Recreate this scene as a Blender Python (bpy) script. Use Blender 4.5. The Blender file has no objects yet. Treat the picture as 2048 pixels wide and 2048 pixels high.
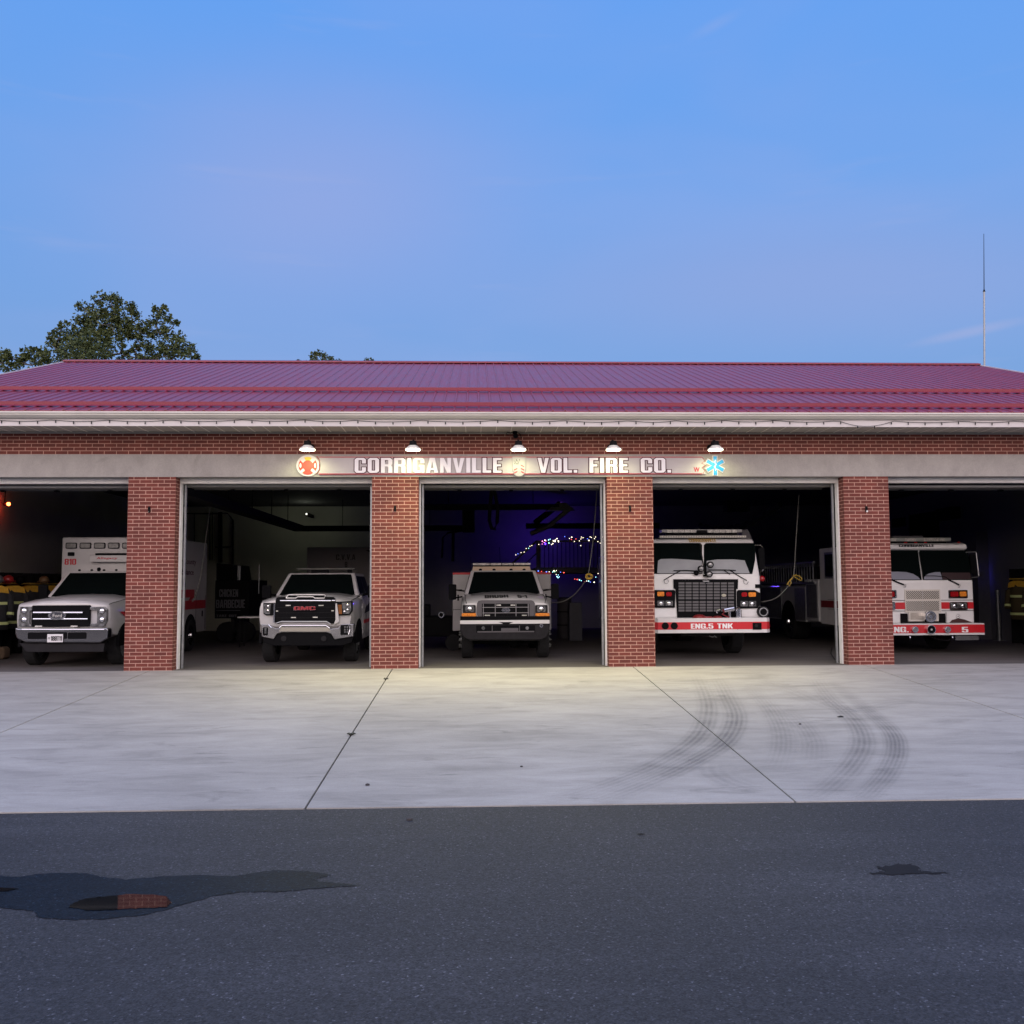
import bpy, math, random
from math import sin, cos, atan, radians, pi, hypot
from mathutils import Vector, Matrix

# ------------------------------------------------------------------ camera
S = bpy.context.scene
F = 1924.0                                   # focal length in pixels of a 2048 px wide picture
CAM = Vector((0, -19.24, 1.64))
PSI, TH, RHO = atan(73 / F), atan(145.6 / F), .005
cf = Vector((sin(PSI) * cos(TH), cos(PSI) * cos(TH), sin(TH)))
cr = Vector((cos(PSI), -sin(PSI), 0)); cu = cr.cross(cf)
cr, cu = cr * cos(RHO) - cu * sin(RHO), cu * cos(RHO) + cr * sin(RHO)
cam = bpy.data.cameras.new('camera'); camo = bpy.data.objects.new('camera', cam)
S.collection.objects.link(camo); S.camera = camo
m = Matrix((cr, cu, -cf)).transposed().to_4x4(); m.translation = CAM; camo.matrix_world = m
cam.sensor_width = 36; cam.lens = 36 * F / 2048; cam.clip_start = .1; cam.clip_end = 3000

def at(px, py, Y):                            # photograph pixel -> metres on the plane y = Y
    d = cf * F + cr * (px - 1024) - cu * (py - 1024)
    return CAM + d * ((Y - CAM.y) / d.y)
SL = .0509                                    # fall of the concrete apron
def on_plane(px, py, s=0., z0=0.):            # photograph pixel -> metres on z = z0 + s*y
    d = cf * F + cr * (px - 1024) - cu * (py - 1024)
    return CAM + d * ((z0 + s * CAM.y - CAM.z) / (d.z - s * d.y))

# ------------------------------------------------------------------ world, sun, exposure
S.render.engine = 'CYCLES'
S.cycles.use_denoising = True
S.cycles.max_bounces = 6; S.cycles.diffuse_bounces = 3; S.cycles.glossy_bounces = 3
S.cycles.transmission_bounces = 4; S.cycles.transparent_max_bounces = 8
S.cycles.caustics_reflective = False; S.cycles.caustics_refractive = False
S.cycles.sample_clamp_indirect = 4
S.view_settings.view_transform = 'Standard'; S.view_settings.look = 'None'
S.view_settings.exposure = 0; S.view_settings.gamma = 1

W = bpy.data.worlds.new('World'); S.world = W; W.use_nodes = True
nt = W.node_tree; nt.nodes.clear()
def N(t, typ, **kw):
    n = t.nodes.new(typ)
    for k, v in kw.items():
        if k.startswith('_'): setattr(n, k[1:], v)
        else: n.inputs[k.replace('~', ' ')].default_value = v
    return n
def wire(t, a, b): t.links.new(a, b)
def ramp(t, stops, interp='LINEAR'):
    r = t.nodes.new('ShaderNodeValToRGB'); r.color_ramp.interpolation = interp
    e = r.color_ramp.elements
    while len(e) < len(stops): e.new(.5)
    for q, (p, c) in zip(e, stops):
        q.position = p; q.color = (c[0], c[1], c[2], 1) if hasattr(c, '__len__') else (c, c, c, 1)
    return r
def mixc(t, fac, a, b, blend='MIX'):
    n = t.nodes.new('ShaderNodeMix'); n.data_type = 'RGBA'; n.blend_type = blend
    for s, v in ((n.inputs[0], fac), (n.inputs[6], a), (n.inputs[7], b)):
        if hasattr(v, 'links') or hasattr(v, 'is_output'): t.links.new(v, s)
        elif hasattr(v, '__len__'): s.default_value = (v[0], v[1], v[2], 1)
        else: s.default_value = v
    return n.outputs[2]
def mth(t, op, a, b=0.):
    n = t.nodes.new('ShaderNodeMath'); n.operation = op
    for s, v in ((n.inputs[0], a), (n.inputs[1], b)):
        if hasattr(v, 'is_output'): t.links.new(v, s)
        else: s.default_value = v
    return n.outputs[0]

SUN_EL, SUN_ROT = 1.5, 200.0                  # the sun is setting behind the viewer
tc = N(nt, 'ShaderNodeTexCoord')
sky = N(nt, 'ShaderNodeTexSky', _sky_type='NISHITA')
sky.sun_disc = False; sky.sun_elevation = radians(SUN_EL); sky.sun_rotation = radians(SUN_ROT)
sky.ozone_density = 3; sky.dust_density = 1.2
sep = N(nt, 'ShaderNodeSeparateXYZ'); wire(nt, tc.outputs['Generated'], sep.inputs[0])
# dusk gradient by height above the horizon
gz = ramp(nt, [(0, (.215, .335, .62)), (.1, (.20, .34, .64)), (.22, (.19, .36, .73)), (.38, (.165, .37, .83)), (.55, (.13, .36, .90)), (1, (.17, .38, 1.05))])
wire(nt, sep.outputs[2], gz.inputs[0])
# pale lilac wisps
mp = N(nt, 'ShaderNodeMapping'); mp.inputs['Scale'].default_value = (1.6, 1.6, 4.5); mp.inputs['Location'].default_value = (.35, 0, .2)
wire(nt, tc.outputs['Generated'], mp.inputs[0])
n1 = N(nt, 'ShaderNodeTexNoise', Scale=1.5, Detail=3.0, Roughness=.45, Distortion=.4); wire(nt, mp.outputs[0], n1.inputs['Vector'])
mp2 = N(nt, 'ShaderNodeMapping'); mp2.inputs['Scale'].default_value = (3, 3, 26); mp2.inputs['Rotation'].default_value = (0, radians(7), 0)
wire(nt, tc.outputs['Generated'], mp2.inputs[0])
n2 = N(nt, 'ShaderNodeTexNoise', Scale=1.3, Detail=4.0, Roughness=.55); wire(nt, mp2.outputs[0], n2.inputs['Vector'])
r1 = ramp(nt, [(.42, 0.), (.72, 1.)], 'EASE'); wire(nt, n1.outputs['Fac'], r1.inputs[0])
# long soft streaks near the horizon
r2 = ramp(nt, [(.60, 0.), (.78, 1.)], 'EASE'); wire(nt, n2.outputs['Fac'], r2.inputs[0])
lim = ramp(nt, [(.0, .1), (.18, .35), (.36, .35), (.6, .1)]); wire(nt, sep.outputs[2], lim.inputs[0])
c1 = mixc(nt, mth(nt, 'MULTIPLY', r1.outputs[0], lim.outputs[0]), gz.outputs[0], (.33, .41, .76))
def sky_patch(px, py, wu, wv, rot, soft, amt, colr, base, nz=.35):
    d = (cf * F + cr * (px - 1024) - cu * (py - 1024)).normalized(); e1 = d.cross(Vector((0, 0, 1))).normalized(); e2 = e1.cross(d).normalized()
    e1, e2 = e1 * cos(rot) + e2 * sin(rot), e2 * cos(rot) - e1 * sin(rot); out = []
    for e, w_ in ((e1, wu), (e2, wv)):
        q = nt.nodes.new('ShaderNodeVectorMath'); q.operation = 'DOT_PRODUCT'; q.inputs[1].default_value = e; wire(nt, tc.outputs['Generated'], q.inputs[0])
        v_ = mth(nt, 'MULTIPLY', q.outputs['Value'], F / w_); out.append(mth(nt, 'MULTIPLY', v_, v_))
    r_ = mth(nt, 'SQRT', mth(nt, 'ADD', out[0], out[1])); r_ = mth(nt, 'ADD', r_, mth(nt, 'MULTIPLY', mth(nt, 'SUBTRACT', n2.outputs['Fac'] if soft < .5 else n1.outputs['Fac'], .5), nz * 2))
    k_ = ramp(nt, [(0., amt), (1., 0.)], 'EASE'); wire(nt, r_, k_.inputs[0])
    fwd = mth(nt, 'GREATER_THAN', sep.outputs[1], 0.)
    return mixc(nt, mth(nt, 'MULTIPLY', k_.outputs[0], fwd), base, colr)
c1 = sky_patch(640, 400, 620, 330, .1, 1, .62, (.34, .40, .74), c1)
c1 = sky_patch(1620, 560, 900, 190, -.04, 1, .60, (.31, .38, .70), c1)
c1 = sky_patch(1940, 664, 120, 13, .12, 1, .42, (.42, .44, .70), c1, .3)
c1 = sky_patch(1430, 50, 70, 16, .35, 1, .5, (.25, .40, .82), c1, .5)
c2 = mixc(nt, mth(nt, 'MULTIPLY', r2.outputs[0], .22), c1, (.38, .44, .74))
# the after-glow side of the sky, behind the viewer, is brighter and nearly neutral
gy = ramp(nt, [(0, (3.0, 2.30, 1.85)), (.28, (2.25, 1.85, 1.62)), (.5, (.55, .60, .70)), (.64, (0, 0, 0))])
wire(nt, mth(nt, 'ADD', mth(nt, 'MULTIPLY', sep.outputs[1], .5), .5), gy.inputs[0])
fz = ramp(nt, [(0, 1.), (.5, .85), (.8, .45), (1, .35)]); wire(nt, sep.outputs[2], fz.inputs[0])
glow = mixc(nt, 1., gy.outputs[0], fz.outputs[0], 'MULTIPLY')
c3 = mixc(nt, 1., c2, glow, 'ADD')
bg1 = N(nt, 'ShaderNodeBackground', Strength=.06); wire(nt, sky.outputs[0], bg1.inputs[0])
bg2 = N(nt, 'ShaderNodeBackground', Strength=.93); wire(nt, c3, bg2.inputs[0])
ad = N(nt, 'ShaderNodeAddShader'); wire(nt, bg1.outputs[0], ad.inputs[0]); wire(nt, bg2.outputs[0], ad.inputs[1])
wo = N(nt, 'ShaderNodeOutputWorld'); wire(nt, ad.outputs[0], wo.inputs[0])

sl = bpy.data.lights.new('sun', 'SUN'); sl.energy = .35; sl.angle = radians(35); sl.color = (1, .86, .78)
so = bpy.data.objects.new('sun', sl); S.collection.objects.link(so)
so.rotation_euler = (radians(78), 0, radians(-18))      # low, soft, from behind the viewer

# ------------------------------------------------------------------ materials
MATS = {}
def mat(name, col, rough=.5, metal=0., spec=.5, emit=None, estr=0., coat=0., var=0., vscale=8., bump=0., alpha=1.):
    if name in MATS: return MATS[name]
    mt = bpy.data.materials.new(name); mt.use_nodes = True; t = mt.node_tree
    b = t.nodes['Principled BSDF']
    b.inputs['Base Color'].default_value = (*col, 1); b.inputs['Roughness'].default_value = rough
    b.inputs['Metallic'].default_value = metal; b.inputs['Specular IOR Level'].default_value = spec
    b.inputs['Coat Weight'].default_value = coat
    if emit: b.inputs['Emission Color'].default_value = (*emit, 1); b.inputs['Emission Strength'].default_value = estr
    if alpha < 1: b.inputs['Alpha'].default_value = alpha
    if var or bump:
        g = N(t, 'ShaderNodeTexCoord')
        n = N(t, 'ShaderNodeTexNoise', Scale=vscale, Detail=6.0, Roughness=.6); wire(t, g.outputs['Object'], n.inputs['Vector'])
        if var:
            r = ramp(t, [(.3, tuple(c * (1 - var) for c in col)), (.7, tuple(min(1, c * (1 + var)) for c in col))])
            wire(t, n.outputs['Fac'], r.inputs[0]); wire(t, r.outputs[0], b.inputs['Base Color'])
        if bump:
            bn = N(t, 'ShaderNodeBump', Strength=bump, Distance=.02); wire(t, n.outputs['Fac'], bn.inputs['Height']); wire(t, bn.outputs[0], b.inputs['Normal'])
    MATS[name] = mt; return mt

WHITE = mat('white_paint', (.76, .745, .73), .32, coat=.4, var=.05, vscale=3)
GREYWHITE = mat('greyish_white_paint', (.50, .485, .48), .3, coat=.5, var=.06, vscale=3)  # greyer white for the pickup, brush truck and ambulance
RED = mat('red_paint', (.55, .012, .02), .35, coat=.4)
DKRED = mat('dark_red_paint', (.20, .008, .012), .45)
BLACK = mat('black_plastic', (.004, .004, .005), .6, spec=.07)
TRIM = mat('dark_grey_plastic', (.016, .015, .017), .6, spec=.15, var=.2)
GREYP = mat('grey_plastic', (.085, .078, .085), .5, spec=.4)
RUBBER = mat('tyre_rubber', (.010, .010, .011), .9, bump=.3, vscale=40)
CHROME = mat('chrome', (.82, .82, .84), .13, 1.)
STEEL = mat('brushed_steel', (.5, .5, .5), .38, 1.)
GLASS = mat('dark_glass', (.003, .005, .005), .05, spec=.14)
LAMPG = mat('lamp_glass', (.22, .22, .22), .15, .5, coat=.6, var=.8, vscale=12)
AMBER = mat('amber_lens', (.75, .24, .03), .2, coat=.5, var=.3, vscale=30)
REDLENS = mat('red_lens', (.32, .008, .012), .15, coat=.6, var=.3, vscale=30)
CLEARLENS = mat('clear_lens', (.52, .5, .46), .25, coat=.3, var=.45, vscale=22)
GOLD = mat('gold_leaf', (.42, .27, .08), .45)
INK = mat('black_lettering', (.015, .013, .015), .6)
WHITEINK = mat('white_lettering', (.8, .79, .78), .5)
REDINK = mat('red_lettering', (.42, .02, .03), .5)
FRAMEW = mat('white_frame_paint', (.84, .82, .78), .5, var=.08, vscale=5)
DIM = mat('dark_interior_paint', (.045, .045, .043), .8, var=.15, vscale=1.5)
DARKMETAL = mat('dark_metal', (.008, .008, .009), .65, .0, spec=.1)
CORD = mat('grey_cord', (.12, .115, .10), .6)
YELLOWCORD = mat('yellow_cord', (.42, .27, .035), .6)
STEELG = mat('galvanised_steel', (.3, .31, .32), .45, .8, var=.2)

def brick_material():
    mt = bpy.data.materials.new('red_brick'); mt.use_nodes = True; t = mt.node_tree; b = t.nodes['Principled BSDF']
    uv = N(t, 'ShaderNodeUVMap')
    br = N(t, 'ShaderNodeTexBrick', Scale=1.0, _offset=.5)
    br.inputs['Color1'].default_value = (.160, .036, .024, 1); br.inputs['Color2'].default_value = (.115, .026, .018, 1)
    br.inputs['Mortar'].default_value = (.50, .285, .22, 1)
    br.inputs['Mortar Size'].default_value = .0062; br.inputs['Mortar Smooth'].default_value = .15
    br.inputs['Brick Width'].default_value = .2375; br.inputs['Row Height'].default_value = .0722; br.inputs['Bias'].default_value = -.1
    wire(t, uv.outputs[0], br.inputs['Vector'])
    n = N(t, 'ShaderNodeTexNoise', Scale=2.2, Detail=6.0, Roughness=.65); wire(t, uv.outputs[0], n.inputs['Vector'])
    r = ramp(t, [(.3, .78), (.7, 1.18)]); wire(t, n.outputs['Fac'], r.inputs[0])
    c = mixc(t, 1., br.outputs['Color'], r.outputs[0], 'MULTIPLY')
    n2 = N(t, 'ShaderNodeTexNoise', Scale=70.0, Detail=3.0); wire(t, uv.outputs[0], n2.inputs['Vector'])
    r2 = ramp(t, [(.3, .85), (.7, 1.12)]); wire(t, n2.outputs['Fac'], r2.inputs[0])
    c = mixc(t, 1., c, r2.outputs[0], 'MULTIPLY')
    wire(t, c, b.inputs['Base Color']); b.inputs['Roughness'].default_value = .85
    bn = N(t, 'ShaderNodeBump', Strength=.6, Distance=.006, _invert=True); wire(t, br.outputs['Fac'], bn.inputs['Height']); wire(t, bn.outputs[0], b.inputs['Normal'])
    return mt
BRICK = brick_material()

def concrete_material(name, col, joints=False, stretch=(1, 2.8, 1), amp=.16, tint=(1, .99, .98)):
    mt = bpy.data.materials.new(name); mt.use_nodes = True; t = mt.node_tree; b = t.nodes['Principled BSDF']
    g = N(t, 'ShaderNodeTexCoord')
    mp = N(t, 'ShaderNodeMapping'); mp.inputs['Scale'].default_value = stretch; wire(t, g.outputs['Object'], mp.inputs[0])
    n = N(t, 'ShaderNodeTexNoise', Scale=.9, Detail=9.0, Roughness=.62, Distortion=.5); wire(t, mp.outputs[0], n.inputs['Vector'])
    r = ramp(t, [(.28, tuple(x * (1 - amp) for x in col)), (.5, col), (.72, tuple(x * (1 + amp * .7) for x in col))]); wire(t, n.outputs['Fac'], r.inputs[0])
    n3 = N(t, 'ShaderNodeTexNoise', Scale=.22, Detail=4.0, Roughness=.5); wire(t, g.outputs['Object'], n3.inputs['Vector'])
    r3 = ramp(t, [(.3, .86), (.7, 1.1)]); wire(t, n3.outputs['Fac'], r3.inputs[0])
    c = mixc(t, 1., r.outputs[0], r3.outputs[0], 'MULTIPLY')
    mp3 = N(t, 'ShaderNodeMapping'); mp3.inputs['Scale'].default_value = (1.1, 3.4, 1); wire(t, g.outputs['Object'], mp3.inputs[0])
    n4 = N(t, 'ShaderNodeTexNoise', Scale=.8, Detail=8.0, Roughness=.7, Distortion=1.2); wire(t, mp3.outputs[0], n4.inputs['Vector'])
    r4 = ramp(t, [(.30, .70), (.41, 1.), (1, 1.)]); wire(t, n4.outputs['Fac'], r4.inputs[0])
    c = mixc(t, 1., c, r4.outputs[0], 'MULTIPLY')
    mp5 = N(t, 'ShaderNodeMapping'); mp5.inputs['Scale'].default_value = (1.5, 14, 1); wire(t, g.outputs['Object'], mp5.inputs[0])
    n7 = N(t, 'ShaderNodeTexNoise', Scale=2.5, Detail=8.0, Roughness=.8); wire(t, mp5.outputs[0], n7.inputs['Vector'])
    r7 = ramp(t, [(.3, .88), (.7, 1.09)]); wire(t, n7.outputs['Fac'], r7.inputs[0]); c = mixc(t, 1., c, r7.outputs[0], 'MULTIPLY')
    n2 = N(t, 'ShaderNodeTexNoise', Scale=60.0, Detail=4.0); wire(t, g.outputs['Object'], n2.inputs['Vector'])
    r2 = ramp(t, [(.3, .93), (.7, 1.05)]); wire(t, n2.outputs['Fac'], r2.inputs[0])
    c = mixc(t, 1., c, r2.outputs[0], 'MULTIPLY')
    wire(t, c, b.inputs['Base Color']); b.inputs['Roughness'].default_value = .82; b.inputs['Specular IOR Level'].default_value = .3
    bn = N(t, 'ShaderNodeBump', Strength=.25, Distance=.01); wire(t, n2.outputs['Fac'], bn.inputs['Height']); wire(t, bn.outputs[0], b.inputs['Normal'])
    return mt
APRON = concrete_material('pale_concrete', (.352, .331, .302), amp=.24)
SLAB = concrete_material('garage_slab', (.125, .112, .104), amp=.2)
LINTEL = concrete_material('lintel_concrete', (.34, .315, .29), stretch=(3, 3, 2), amp=.12)

def asphalt_material(name, dark=(1., 1., 1.), rough=.78, spec=.35, bmp=.7):
    mt = bpy.data.materials.new(name); mt.use_nodes = True; t = mt.node_tree; b = t.nodes['Principled BSDF']
    g = N(t, 'ShaderNodeTexCoord')
    n = N(t, 'ShaderNodeTexNoise', Scale=.35, Detail=6.0, Roughness=.6); wire(t, g.outputs['Object'], n.inputs['Vector'])
    r = ramp(t, [(.3, tuple(d * x for d, x in zip(dark, (.029, .030, .0345)))), (.7, tuple(d * x for d, x in zip(dark, (.041, .0415, .046))))]); wire(t, n.outputs['Fac'], r.inputs[0])
    v = N(t, 'ShaderNodeTexVoronoi', Scale=85.0); wire(t, g.outputs['Object'], v.inputs['Vector'])
    rv = ramp(t, [(0, .45), (.5, .95), (.86, 1.3), (.95, 3.4)]); wire(t, v.outputs['Color'], rv.inputs[0])
    c = mixc(t, 1., r.outputs[0], rv.outputs[0], 'MULTIPLY')
    v2 = N(t, 'ShaderNodeTexVoronoi', Scale=38.0); wire(t, g.outputs['Object'], v2.inputs['Vector'])
    sp = N(t, 'ShaderNodeSeparateColor'); wire(t, v2.outputs['Color'], sp.inputs[0])
    rr = ramp(t, [(.94, 1.), (.975, 3.2)], 'CONSTANT'); wire(t, sp.outputs[1], rr.inputs[0])
    rd = ramp(t, [(.14, 1.), (.22, 0.)]); wire(t, v2.outputs['Distance'], rd.inputs[0])
    m2 = mixc(t, rd.outputs[0], (1, 1, 1), rr.outputs[0])
    c = mixc(t, 1., c, m2, 'MULTIPLY')
    n6 = N(t, 'ShaderNodeTexNoise', Scale=28.0, Detail=5.0, Roughness=.8); wire(t, g.outputs['Object'], n6.inputs['Vector'])
    r6 = ramp(t, [(.36, .68), (.64, 1.34)]); wire(t, n6.outputs['Fac'], r6.inputs[0])
    c = mixc(t, 1., c, r6.outputs[0], 'MULTIPLY')
    # pale dusty streaks along the road
    mp = N(t, 'ShaderNodeMapping'); mp.inputs['Scale'].default_value = (.25, 1.6, 1); wire(t, g.outputs['Object'], mp.inputs[0])
    n4 = N(t, 'ShaderNodeTexNoise', Scale=1., Detail=5.0, Roughness=.6); wire(t, mp.outputs[0], n4.inputs['Vector'])
    r4 = ramp(t, [(.5, 1.), (.72, 1.35)]); wire(t, n4.outputs['Fac'], r4.inputs[0])
    c = mixc(t, 1., c, r4.outputs[0], 'MULTIPLY')
    wire(t, c, b.inputs['Base Color']); b.inputs['Roughness'].default_value = rough; b.inputs['Specular IOR Level'].default_value = spec
    n5 = N(t, 'ShaderNodeTexNoise', Scale=90.0, Detail=3.0); wire(t, g.outputs['Object'], n5.inputs['Vector'])
    bn = N(t, 'ShaderNodeBump', Strength=bmp, Distance=.012); wire(t, n5.outputs['Fac'], bn.inputs['Height']); wire(t, bn.outputs[0], b.inputs['Normal'])
    return mt
ASPHALT = asphalt_material('asphalt')
WET = asphalt_material('wet_asphalt', (.25, .38, .52), .62, .10, .3)  # wet darkening, with the blue sky reflection tinted into the colour

# ------------------------------------------------------------------ mesh helpers
class MB:
    def __init__(s): s.v = []; s.f = []
    def add(s, vs, fs):
        o = len(s.v); s.v += [Vector(v) for v in vs]; s.f += [tuple(i + o for i in f) for f in fs]; return s
    def box(s, x0, x1, y0, y1, z0, z1):
        return s.add([(x, y, z) for x in (x0, x1) for y in (y0, y1) for z in (z0, z1)],
                     [(0, 1, 3, 2), (4, 6, 7, 5), (0, 4, 5, 1), (2, 3, 7, 6), (0, 2, 6, 4), (1, 5, 7, 3)])
    def hexa(s, b, t):                        # bottom ring of 4, top ring of 4
        return s.add(list(b) + list(t), [(3, 2, 1, 0), (4, 5, 6, 7)] + [(i, (i + 1) % 4, 4 + (i + 1) % 4, 4 + i) for i in range(4)])
    def prism(s, poly, y0, y1):               # polygon in x,z pulled from y0 to y1
        n = len(poly)
        return s.add([(x, y0, z) for x, z in poly] + [(x, y1, z) for x, z in poly],
                     [tuple(range(n)), tuple(range(2 * n - 1, n - 1, -1))] + [(i, i + n, (i + 1) % n + n, (i + 1) % n) for i in range(n)])
    def prismx(s, poly, x0, x1):              # polygon in y,z pulled from x0 to x1
        n = len(poly)
        return s.add([(x0, y, z) for y, z in poly] + [(x1, y, z) for y, z in poly],
                     [tuple(range(n - 1, -1, -1)), tuple(range(n, 2 * n))] + [(i, (i + 1) % n, (i + 1) % n + n, i + n) for i in range(n)])
    def quad(s, *p): return s.add(p, [tuple(range(len(p)))])
    def cyl(s, p0, p1, r0, r1=None, n=16, cap=True):
        p0, p1 = Vector(p0), Vector(p1); r1 = r0 if r1 is None else r1
        d = (p1 - p0).normalized(); a = d.orthogonal().normalized(); b = d.cross(a)
        vs = [p0 + (a * cos(2 * pi * i / n) + b * sin(2 * pi * i / n)) * r0 for i in range(n)] + [p1 + (a * cos(2 * pi * i / n) + b * sin(2 * pi * i / n)) * r1 for i in range(n)]
        fs = [(i, (i + 1) % n, n + (i + 1) % n, n + i) for i in range(n)]
        if cap: fs += [tuple(range(n - 1, -1, -1)), tuple(range(n, 2 * n))]
        return s.add(vs, fs)
    def tube(s, pts, r, n=6):
        pts = [Vector(p) for p in pts]; rings = []
        for i, p in enumerate(pts):
            d = (pts[min(i + 1, len(pts) - 1)] - pts[max(i - 1, 0)]).normalized()
            a = d.cross(Vector((.13, .07, 1))).normalized() if abs(d.z) < .95 else d.cross(Vector((1, .1, 0))).normalized()
            b = d.cross(a); rr = r[i] if hasattr(r, '__len__') else r
            rings.append([p + (a * cos(2 * pi * k / n) + b * sin(2 * pi * k / n)) * rr for k in range(n)])
        fs = [(i * n + k, i * n + (k + 1) % n, (i + 1) * n + (k + 1) % n, (i + 1) * n + k) for i in range(len(pts) - 1) for k in range(n)]
        fs += [tuple(range(n - 1, -1, -1)), tuple(range((len(pts) - 1) * n, len(pts) * n))]
        return s.add([v for g in rings for v in g], fs)
    def ball(s, c, r, n=10, sc=(1, 1, 1)):
        c = Vector(c); m_ = n // 2; vs = [c + Vector((0, 0, r * sc[2]))]
        for i in range(1, m_):
            for k in range(n):
                a, b = pi * i / m_, 2 * pi * k / n; vs.append(c + Vector((r * sc[0] * sin(a) * cos(b), r * sc[1] * sin(a) * sin(b), r * sc[2] * cos(a))))
        vs.append(c - Vector((0, 0, r * sc[2]))); L = len(vs) - 1
        fs = [(0, 1 + k, 1 + (k + 1) % n) for k in range(n)]
        for i in range(m_ - 2):
            for k in range(n): fs.append((1 + i * n + k, 1 + (i + 1) * n + k, 1 + (i + 1) * n + (k + 1) % n, 1 + i * n + (k + 1) % n))
        fs += [(L, L - n + (k + 1) % n, L - n + k) for k in range(n)]
        return s.add(vs, fs)
    def loft(s, secs, close=True):            # secs: [(y, [(x,z) half outline from bottom centre to top centre])]
        rings = []
        for y, h in secs:
            ring = [(x, y, z) for x, z in h] + [(-x, y, z) for x, z in reversed(h) if x > 1e-6]
            rings.append(ring)
        n = len(rings[0]); vs = [v for r_ in rings for v in r_]
        fs = [(i * n + k, i * n + (k + 1) % n, (i + 1) * n + (k + 1) % n, (i + 1) * n + k) for i in range(len(rings) - 1) for k in range(n)]
        fs = [tuple(reversed(f)) for f in fs]
        fs += [tuple(range(n)), tuple(reversed(range((len(rings) - 1) * n, len(rings) * n)))]
        return s.add(vs, fs)
    def rrect(s, x0, x1, z0, z1, r, y0, y1, n=4):
        return s.prism(rr_poly(x0, x1, z0, z1, r, n), y0, y1)
    def build(s, name, mt, parent=None, bevel=0., smooth=False, loc=None):
        me = bpy.data.meshes.new(name); me.from_pydata([tuple(v) for v in s.v], [], s.f)
        uv = me.uv_layers.new(name='UVMap')
        for p in me.polygons:
            nx, ny, nz = (abs(c) for c in p.normal)
            for li in p.loop_indices:
                co = me.vertices[me.loops[li].vertex_index].co
                uv.data[li].uv = (co.x, co.z) if ny >= max(nx, nz) else ((co.y, co.z) if nx >= nz else (co.x, co.y))
            p.use_smooth = smooth
        me.materials.append(mt); me.validate()
        o = bpy.data.objects.new(name, me); S.collection.objects.link(o)
        if parent: o.parent = parent
        if loc: o.location = loc
        if bevel:
            b = o.modifiers.new('bevel', 'BEVEL'); b.width = bevel; b.segments = 2; b.limit_method = 'ANGLE'; b.angle_limit = radians(30)
        return o
def rr_poly(x0, x1, z0, z1, r, n=4):
    P = []
    for cx, cz, a0 in ((x1 - r, z0 + r, -90), (x1 - r, z1 - r, 0), (x0 + r, z1 - r, 90), (x0 + r, z0 + r, 180)):
        for i in range(n + 1):
            a = radians(a0 + 90 * i / n); P.append((cx + r * cos(a), cz + r * sin(a)))
    return P
def thing(name, label, cat, loc=(0, 0, 0), rz=0., group=None):
    o = bpy.data.objects.new(name, None); S.collection.objects.link(o); o.location = loc; o.rotation_euler = (0, 0, rz)
    o.empty_display_size = .2; o['label'] = label; o['category'] = cat
    if group: o['group'] = group
    return o
def tag(o, label, cat, group=None):
    o['label'] = label; o['category'] = cat
    if group: o['group'] = group
    return o
def struct(o): o['kind'] = 'structure'; return o
def dup(root, loc, label, rz=None):
    def cp(o, par):
        c = o.copy(); S.collection.objects.link(c)
        if par: c.parent = par
        for ch in list(o.children): cp(ch, c)
        return c
    r = cp(root, None); r.location = loc; r['label'] = label
    if rz is not None: r.rotation_euler.z = rz
    return r

def text_verts(s, bold=.0, extrude=0.):
    cu_ = bpy.data.curves.new('lettering', 'FONT'); cu_.body = s; cu_.size = 1; cu_.offset = bold; cu_.extrude = extrude; cu_.resolution_u = 4
    ob = bpy.data.objects.new('lettering', cu_); S.collection.objects.link(ob)
    me = bpy.data.meshes.new_from_object(ob.evaluated_get(bpy.context.evaluated_depsgraph_get()))
    vs = [v.co.copy() for v in me.vertices]; fs = [tuple(p.vertices) for p in me.polygons]
    bpy.data.objects.remove(ob); bpy.data.curves.remove(cu_); bpy.data.meshes.remove(me)
    return vs, fs
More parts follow.
